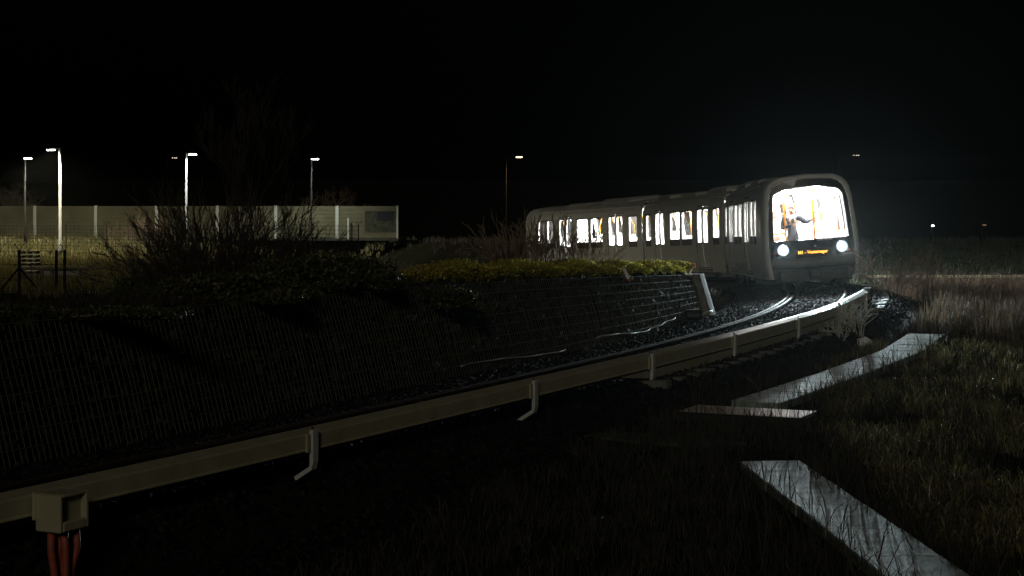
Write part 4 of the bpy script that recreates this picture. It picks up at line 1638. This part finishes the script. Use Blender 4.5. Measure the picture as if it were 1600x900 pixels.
grass('field_grass', 'yellowish rough grass of the left field', 78000, fan(-300, 600, 58, 118, .8), (.15, .55), .035, M['grass_field'], 16, .7, .6, 12)
grass('field_grass_dark', 'dim brown grass between the barrier end and the train tail', 16000, fan(590, 1000, 60, 118, .8), (.15, .45), .035, M['grass_dark'], 19, .7, .6, 12)  # same field, darker colour stands in for missing lamp light
grass('far_grass', 'dim grass beyond the rail on the right', 42000, fan(1330, 2300, 62, 118, 1.0), (.15, .4), .05, M['grass_far'], 17, .7, .6)


def berm(rng, n):
    S = rng.uniform(-2, 46, n)
    O = -2.75 - 4.5 * rng.uniform(0, 1, n) ** 1.5
    t_ = np.interp(S, _s, _t)
    return np.interp(S, _s, _x) + O * np.cos(t_), np.interp(S, _s, _y) - O * np.sin(t_)


grass('berm_grass', 'dark rough grass on the bank behind the retaining wall', 60000, berm, (.1, .3), .016, M['grass_dark'], 18, .9, .8, 14)


def leaves(n, P, size, rng, up=.5):
    nrm = rng.normal(size=(n, 3)) + np.array([0, 0, up])
    nrm /= np.linalg.norm(nrm, axis=1, keepdims=True)
    t_ = rng.normal(size=(n, 3))
    t_ -= nrm * (t_ * nrm).sum(1, keepdims=True)
    t_ /= np.linalg.norm(t_, axis=1, keepdims=True)
    b_ = np.cross(nrm, t_)
    s_ = (size * rng.uniform(.6, 1.3, n))[:, None]
    v = np.stack([P - t_ * s_, P - b_ * s_ * .5 + nrm * s_ * .12, P + t_ * s_, P + b_ * s_ * .5 + nrm * s_ * .12], 1).reshape(-1, 3)
    i = np.arange(n)[:, None] * 4
    return v, np.concatenate([i, i + 1, i + 2, i + 3], 1)


def on_bank(pxx, A):
    """station whose bank point, A metres left of the track, stands in this picture column"""
    ss = np.arange(-4, 33.6, .05)
    cols = np.array([800 + F * tp(q, -A).x / tp(q, -A).y for q in ss])
    q = float(ss[np.abs(cols - pxx).argmin()])
    return tp(q, -A).y


# hedge on the wall top
rng = np.random.default_rng(21)
hd = empty('hedge', (*wpos(27, .9, .5)[:2], float(wall_top(27))))
tag(hd, 'clipped yellow green hedge along the wall top in front of the train', 'hedge')
n = 42000
S = 18.2 + (33.75 - 18.2) * rng.uniform(0, 1, n) ** .8
A = rng.uniform(-.34, .42, n)
zt = np.interp(S, [12, 18, 24, 33.8], [1.66, 1.6, 1.42, .97])
wt = wall_top(S)
bulge = .05 * np.sin(S * 2.3) + .035 * np.sin(S * 5.7 + 1)
edge = 1 - np.abs(A / .44) ** 3 * .35
shellf = rng.uniform(0, 1, n) ** .45
z = wt - .03 + (zt + bulge - wt + .03) * edge * shellf
off = -(2.2 + BAT * (wt - WZB) + .42) - A * (.8 + .4 * shellf)
t_ = np.interp(S, _s, _t)
P = np.stack([np.interp(S, _s, _x) + off * np.cos(t_), np.interp(S, _s, _y) - off * np.sin(t_), z], 1) + rng.normal(0, .012, (n, 3))
v, q = leaves(n, P - np.array(hd.location), np.full(n, .026), rng, 1.0)
add_obj('foliage', mesh_np('foliage', v, [q]), hd, M['hedge'])
p0, p1 = [], []
for s in np.arange(18.6, 33.6, .18):
    for k_ in range(2):
        w = float(wall_top(s))
        a = tp(s + rng.uniform(-.08, .08), -(2.2 + BAT * (w - WZB) + .42 + rng.uniform(-.2, .2)))
        p0.append((a.x - hd.location.x, a.y - hd.location.y, w - .1 - hd.location.z))
        p1.append((a.x - hd.location.x + rng.uniform(-.1, .1), a.y - hd.location.y + rng.uniform(-.1, .1), w + .3 - hd.location.z))
tag(add_obj('stems', segs_to_mesh('stems', p0, p1, .012, .006), hd, M['twig']), kind='stuff')


def bush(label, pxx, D, wx, wy, hz, n, m, seed, leaf=.05, zb=None, cat='bush', name='leafy_bush'):
    rng = np.random.default_rng(seed)
    x = px(pxx, D)
    z0 = gz(x, D) if zb is None else zb
    r = empty(name, (x, D, z0))
    tag(r, label, cat)
    # several overlapping clumps with their own outline
    k_ = 16
    C = np.stack([rng.uniform(-.8, .8, k_) * wx, rng.uniform(-.8, .8, k_) * wy, rng.uniform(.1, .8, k_) * hz], 1)
    C[:, 2] *= 1 - .5 * np.abs(C[:, 0] / wx)
    R = rng.uniform(.25, .5, k_)
    id_ = rng.integers(0, k_, n)
    d = rng.normal(size=(n, 3))
    d /= np.linalg.norm(d, axis=1, keepdims=True)
    P = C[id_] + d * (R[id_] * rng.uniform(.35, 1.1, n) ** .6)[:, None] * np.array([wx, wy, hz * .75])
    P[:, 2] = np.abs(P[:, 2])
    v, q = leaves(n, P, np.full(n, leaf), rng, .7)
    add_obj('foliage', mesh_np('foliage', v, [q]), r, m)
    p0 = np.zeros((k_, 3))
    add_obj('stems', segs_to_mesh('stems', p0 + rng.normal(0, .06, (k_, 3)) * np.array([1, 1, .2]), C, .03, .01), r, M['bark'])
    return r


def bank_z(pxx, D):
    return gz(px(pxx, D), D)


bush('round evergreen bush beside the bare sapling at left', 225, 50, .85, .8, 1.6, 9000, M['leaf'], 31, .045)
bush('dark bramble thicket below the bare shrub on the bank', 345, 27.0, 1.1, .7, .42, 11000, M['bramble'], 32, .04)
bush('dark bramble mass on the bank left of the hedge', 520, 29.2, 1.1, .8, .68, 12000, M['bramble'], 33, .04)
bush('low dark bramble right before the hedge begins', 650, 31.2, 1.0, .6, .5, 9000, M['bramble'], 34, .035)
bush('trailing green plants spilling over the wall top at the left edge', 70, on_bank(70, 3.0), 1.6, .4, .22, 8000, M['bramble'], 35, .03, 1.33)
bush('small dark evergreen by the foot of the slim lamp post', 487, 105, .55, .4, .7, 3000, M['leaf'], 36, .05)


def grow(rng, base, d, L, r, lev, out, nkids=3, bend=.25, up=.25, ang=.6, shrink=.62, steps=4):
    p = np.array(base, float)
    d = np.array(d, float) / np.linalg.norm(d)
    st_ = L / steps
    r_ = r
    for i in range(steps):
        d = d + rng.normal(0, bend, 3) * .5 + np.array([0, 0, up]) * .3
        d /= np.linalg.norm(d)
        q = p + d * st_
        r2_ = r * (1 - .75 * (i + 1) / steps)
        out.append((p, q, r_, max(r2_, .004)))
        if lev > 0 and i > 0:
            for _ in range(nkids if i < steps - 1 else nkids):
                if rng.uniform() < .8:
                    k_ = rng.normal(size=3)
                    k_ -= d * (k_ @ d)
                    k_ /= np.linalg.norm(k_)
                    nd = d * math.cos(ang) + k_ * math.sin(ang)
                    grow(rng, q, nd, L * shrink * rng.uniform(.6, 1.0), r2_ * .7 + .002, lev - 1, out, nkids, bend, up, ang, shrink, steps)
        p, r_ = q, r2_


def bare(name, label, pxx, D, stems, L, r, lev, seed, spread=.5, m='bark', nkids=3, up=.25, ang=.55, cat='tree', shrink=.62, base_r=.05, zb=None, bend=.25, group=None, rmin=.004):
    rng = np.random.default_rng(seed)
    x = px(pxx, D)
    ro = empty(name, (x, D, (gz(x, D) if zb is None else zb) - .05))
    tag(ro, label, cat, group)
    thick, thin = [], []
    for k_ in range(stems):
        a = rng.uniform(0, 6.283)
        sp_ = spread * rng.uniform(.2, 1)
        d = (math.cos(a) * sp_, math.sin(a) * sp_, 1)
        out = []
        grow(rng, (math.cos(a) * base_r * rng.uniform(0, 1), math.sin(a) * base_r * rng.uniform(0, 1), 0), d, L * rng.uniform(.7, 1.05), r, lev, out, nkids, bend, up, ang, shrink)
        for i, s_ in enumerate(out):
            (thick if (s_[2] > r * .45 and i < 4) else thin).append(s_)
    for nm, lst, nn in (('trunk', thick, 6), ('crown', thin, 3)):
        if lst:
            p0 = np.array([q[0] for q in lst])
            p1 = np.array([q[1] for q in lst])
            r0 = np.maximum([q[2] for q in lst], rmin)
            r1 = np.maximum([q[3] for q in lst], rmin)
            add_obj(nm, segs_to_mesh(nm, p0, p1, r0, r1, nn), ro, M[m])
    return ro


bare('bare_tree', 'tall dim bare tree rising out of the dark shrub before the barrier', 362, 58, 4, 4.0, .05, 4, 41, .22, 'shrub_bark', 2, .5, .5, shrink=.58, base_r=.2, rmin=.0035)
bare('bare_shrub', 'wide bare many stemmed shrub spreading before the barrier', 348, 50, 150, 2.55, .024, 2, 42, 1.6, 'shrub_bark', 2, .18, .3, 'shrub', .5, .7, rmin=.0085)
bare('bare_tree', 'low bare tree behind the barrier at the far left', 25, 124, 5, 2.4, .07, 3, 43, .9, 'bark', 3, .15, .7, base_r=.4, rmin=.012)
bare('bare_tree', 'small bare tree top above the barrier near the slim lamp', 520, 123, 6, 2.1, .05, 3, 44, .9, 'twig', 3, .1, .7, base_r=.4, rmin=.01)
bare('bare_sapling', 'leaning bare sapling with twiggy branches before the evergreen bush', 207, 56, 3, 1.25, .025, 2, 45, .5, 'twig', 3, .2, .6, 'sapling', rmin=.005)
bare('bare_shrub', 'reddish bare shrub against the barrier above the evergreen bush', 225, 96, 14, 1.4, .02, 2, 46, 1.2, 'twig', 3, .1, .6, 'shrub', base_r=.5, rmin=.009)
for i, (p_, D_, sd, lb) in enumerate(((832, on_bank(832, 3.3), 51, 'bare twiggy shrub by the hedge end below the tail window'), (860, on_bank(860, 3.2), 52, 'bare twiggy shrub in the hedge below the second train doors'),
                                     (912, on_bank(912, 3.1), 53, 'bare twiggy shrub in the hedge, rightmost of its row'), (808, on_bank(808, 3.4), 54, 'bare twiggy shrub where the hedge fades out'))):
    bare('twiggy_shrub', lb, p_, D_, 12, .8, .009, 2, sd, .5, 'pale_twig', 2, .2, .4, 'shrub', base_r=.3, rmin=.0045, group='bare shrubs growing through the hedge')
for i, (p_, D_, L_, sd, lb) in enumerate(((1322, 39.4, .55, 61, 'brightly lit leafless weed beside the conductor rail end'), (1344, 38.2, .55, 62, 'brightly lit leafless weed, rightmost near the conductor rail end'),
                                         (1318, 36.9, .36, 63, 'low leaning lit weed above the plastic bag'))):
    bare('dry_weed', lb, p_, D_, 9, L_ * 1.15, .012, 1, sd, .8, 'weed', 3, .15, .6, 'weed', base_r=.08, rmin=.007, group='dry weeds lit by the headlights')
for i, (p_, D_, sd, lb) in enumerate(((1395, 50, 71, 'thin bare bush in the brown grass right of the train'), (1455, 52, 72, 'thin bare bush farther right in the brown grass'))):
    bare('bare_bush', lb, p_, D_, 10, 1.0, .01, 2, sd, .9, 'twig', 3, .15, .5, 'shrub', base_r=.2, rmin=.004)


# arching grass plumes near the rail
def plume(label, pxx, D, n_, h, seed):
    rng = np.random.default_rng(seed)
    x = px(pxx, D)
    o = empty('grass_plume', (x, D, gz(x, D)))
    tag(o, label, 'grass', 'arching grass plumes beside the rail')
    for k_ in range(n_):
        a = rng.uniform(0, 6.283)
        hh = h * rng.uniform(.7, 1.1)
        l = hh * rng.uniform(.15, .5)
        pts = [(rng.uniform(-.06, .06), rng.uniform(-.06, .06), 0)]
        for f in (.35, .65, .85, 1.0, 1.06):
            pts.append((pts[0][0] + math.cos(a) * l * f ** 2.2, pts[0][1] + math.sin(a) * l * f ** 2.2, hh * (f - .28 * max(0, f - .6) ** 1.4 * 2)))
        MB().tube(pts, [.004, .0035, .003, .006, .008, .002], 5).build('stalk', M['grass_dry'], o, True)


plume('arching grass plume under the conductor rail left of the steel plate', 1085, 27.6, 7, .75, 81)
plume('second arching grass plume just left of the steel plate', 1112, 28.4, 6, .62, 82)
plume('arching grass plume behind the steel plate', 1190, 27.9, 5, .55, 83)
plume('arching grass plume in dark grass below the steel plate', 1350, 19.5, 5, .6, 84)

# ------------------------------------------------------------------ haze in the air
hz = MB().box((0, 790, 7.0), (2900, 1900, 24)).build('haze', None)
hz.data.materials.clear()
hm_ = bpy.data.materials.new('haze')
hm_.use_nodes = True
nt = hm_.node_tree
nt.nodes.clear()
oo = nt.nodes.new("ShaderNodeOutputMaterial")
pv = nt.nodes.new("ShaderNodeVolumePrincipled")
pv.inputs["Color"].default_value = (.9, .95, .95, 1)
pv.inputs["Density"].default_value = HAZE = 0.000027
pv.inputs["Anisotropy"].default_value = .88
nt.links.new(pv.outputs[0], oo.inputs["Volume"])
hz.data.materials.append(hm_)
tag(hz, 'thin night haze glowing round the headlights', 'haze', kind='stuff')
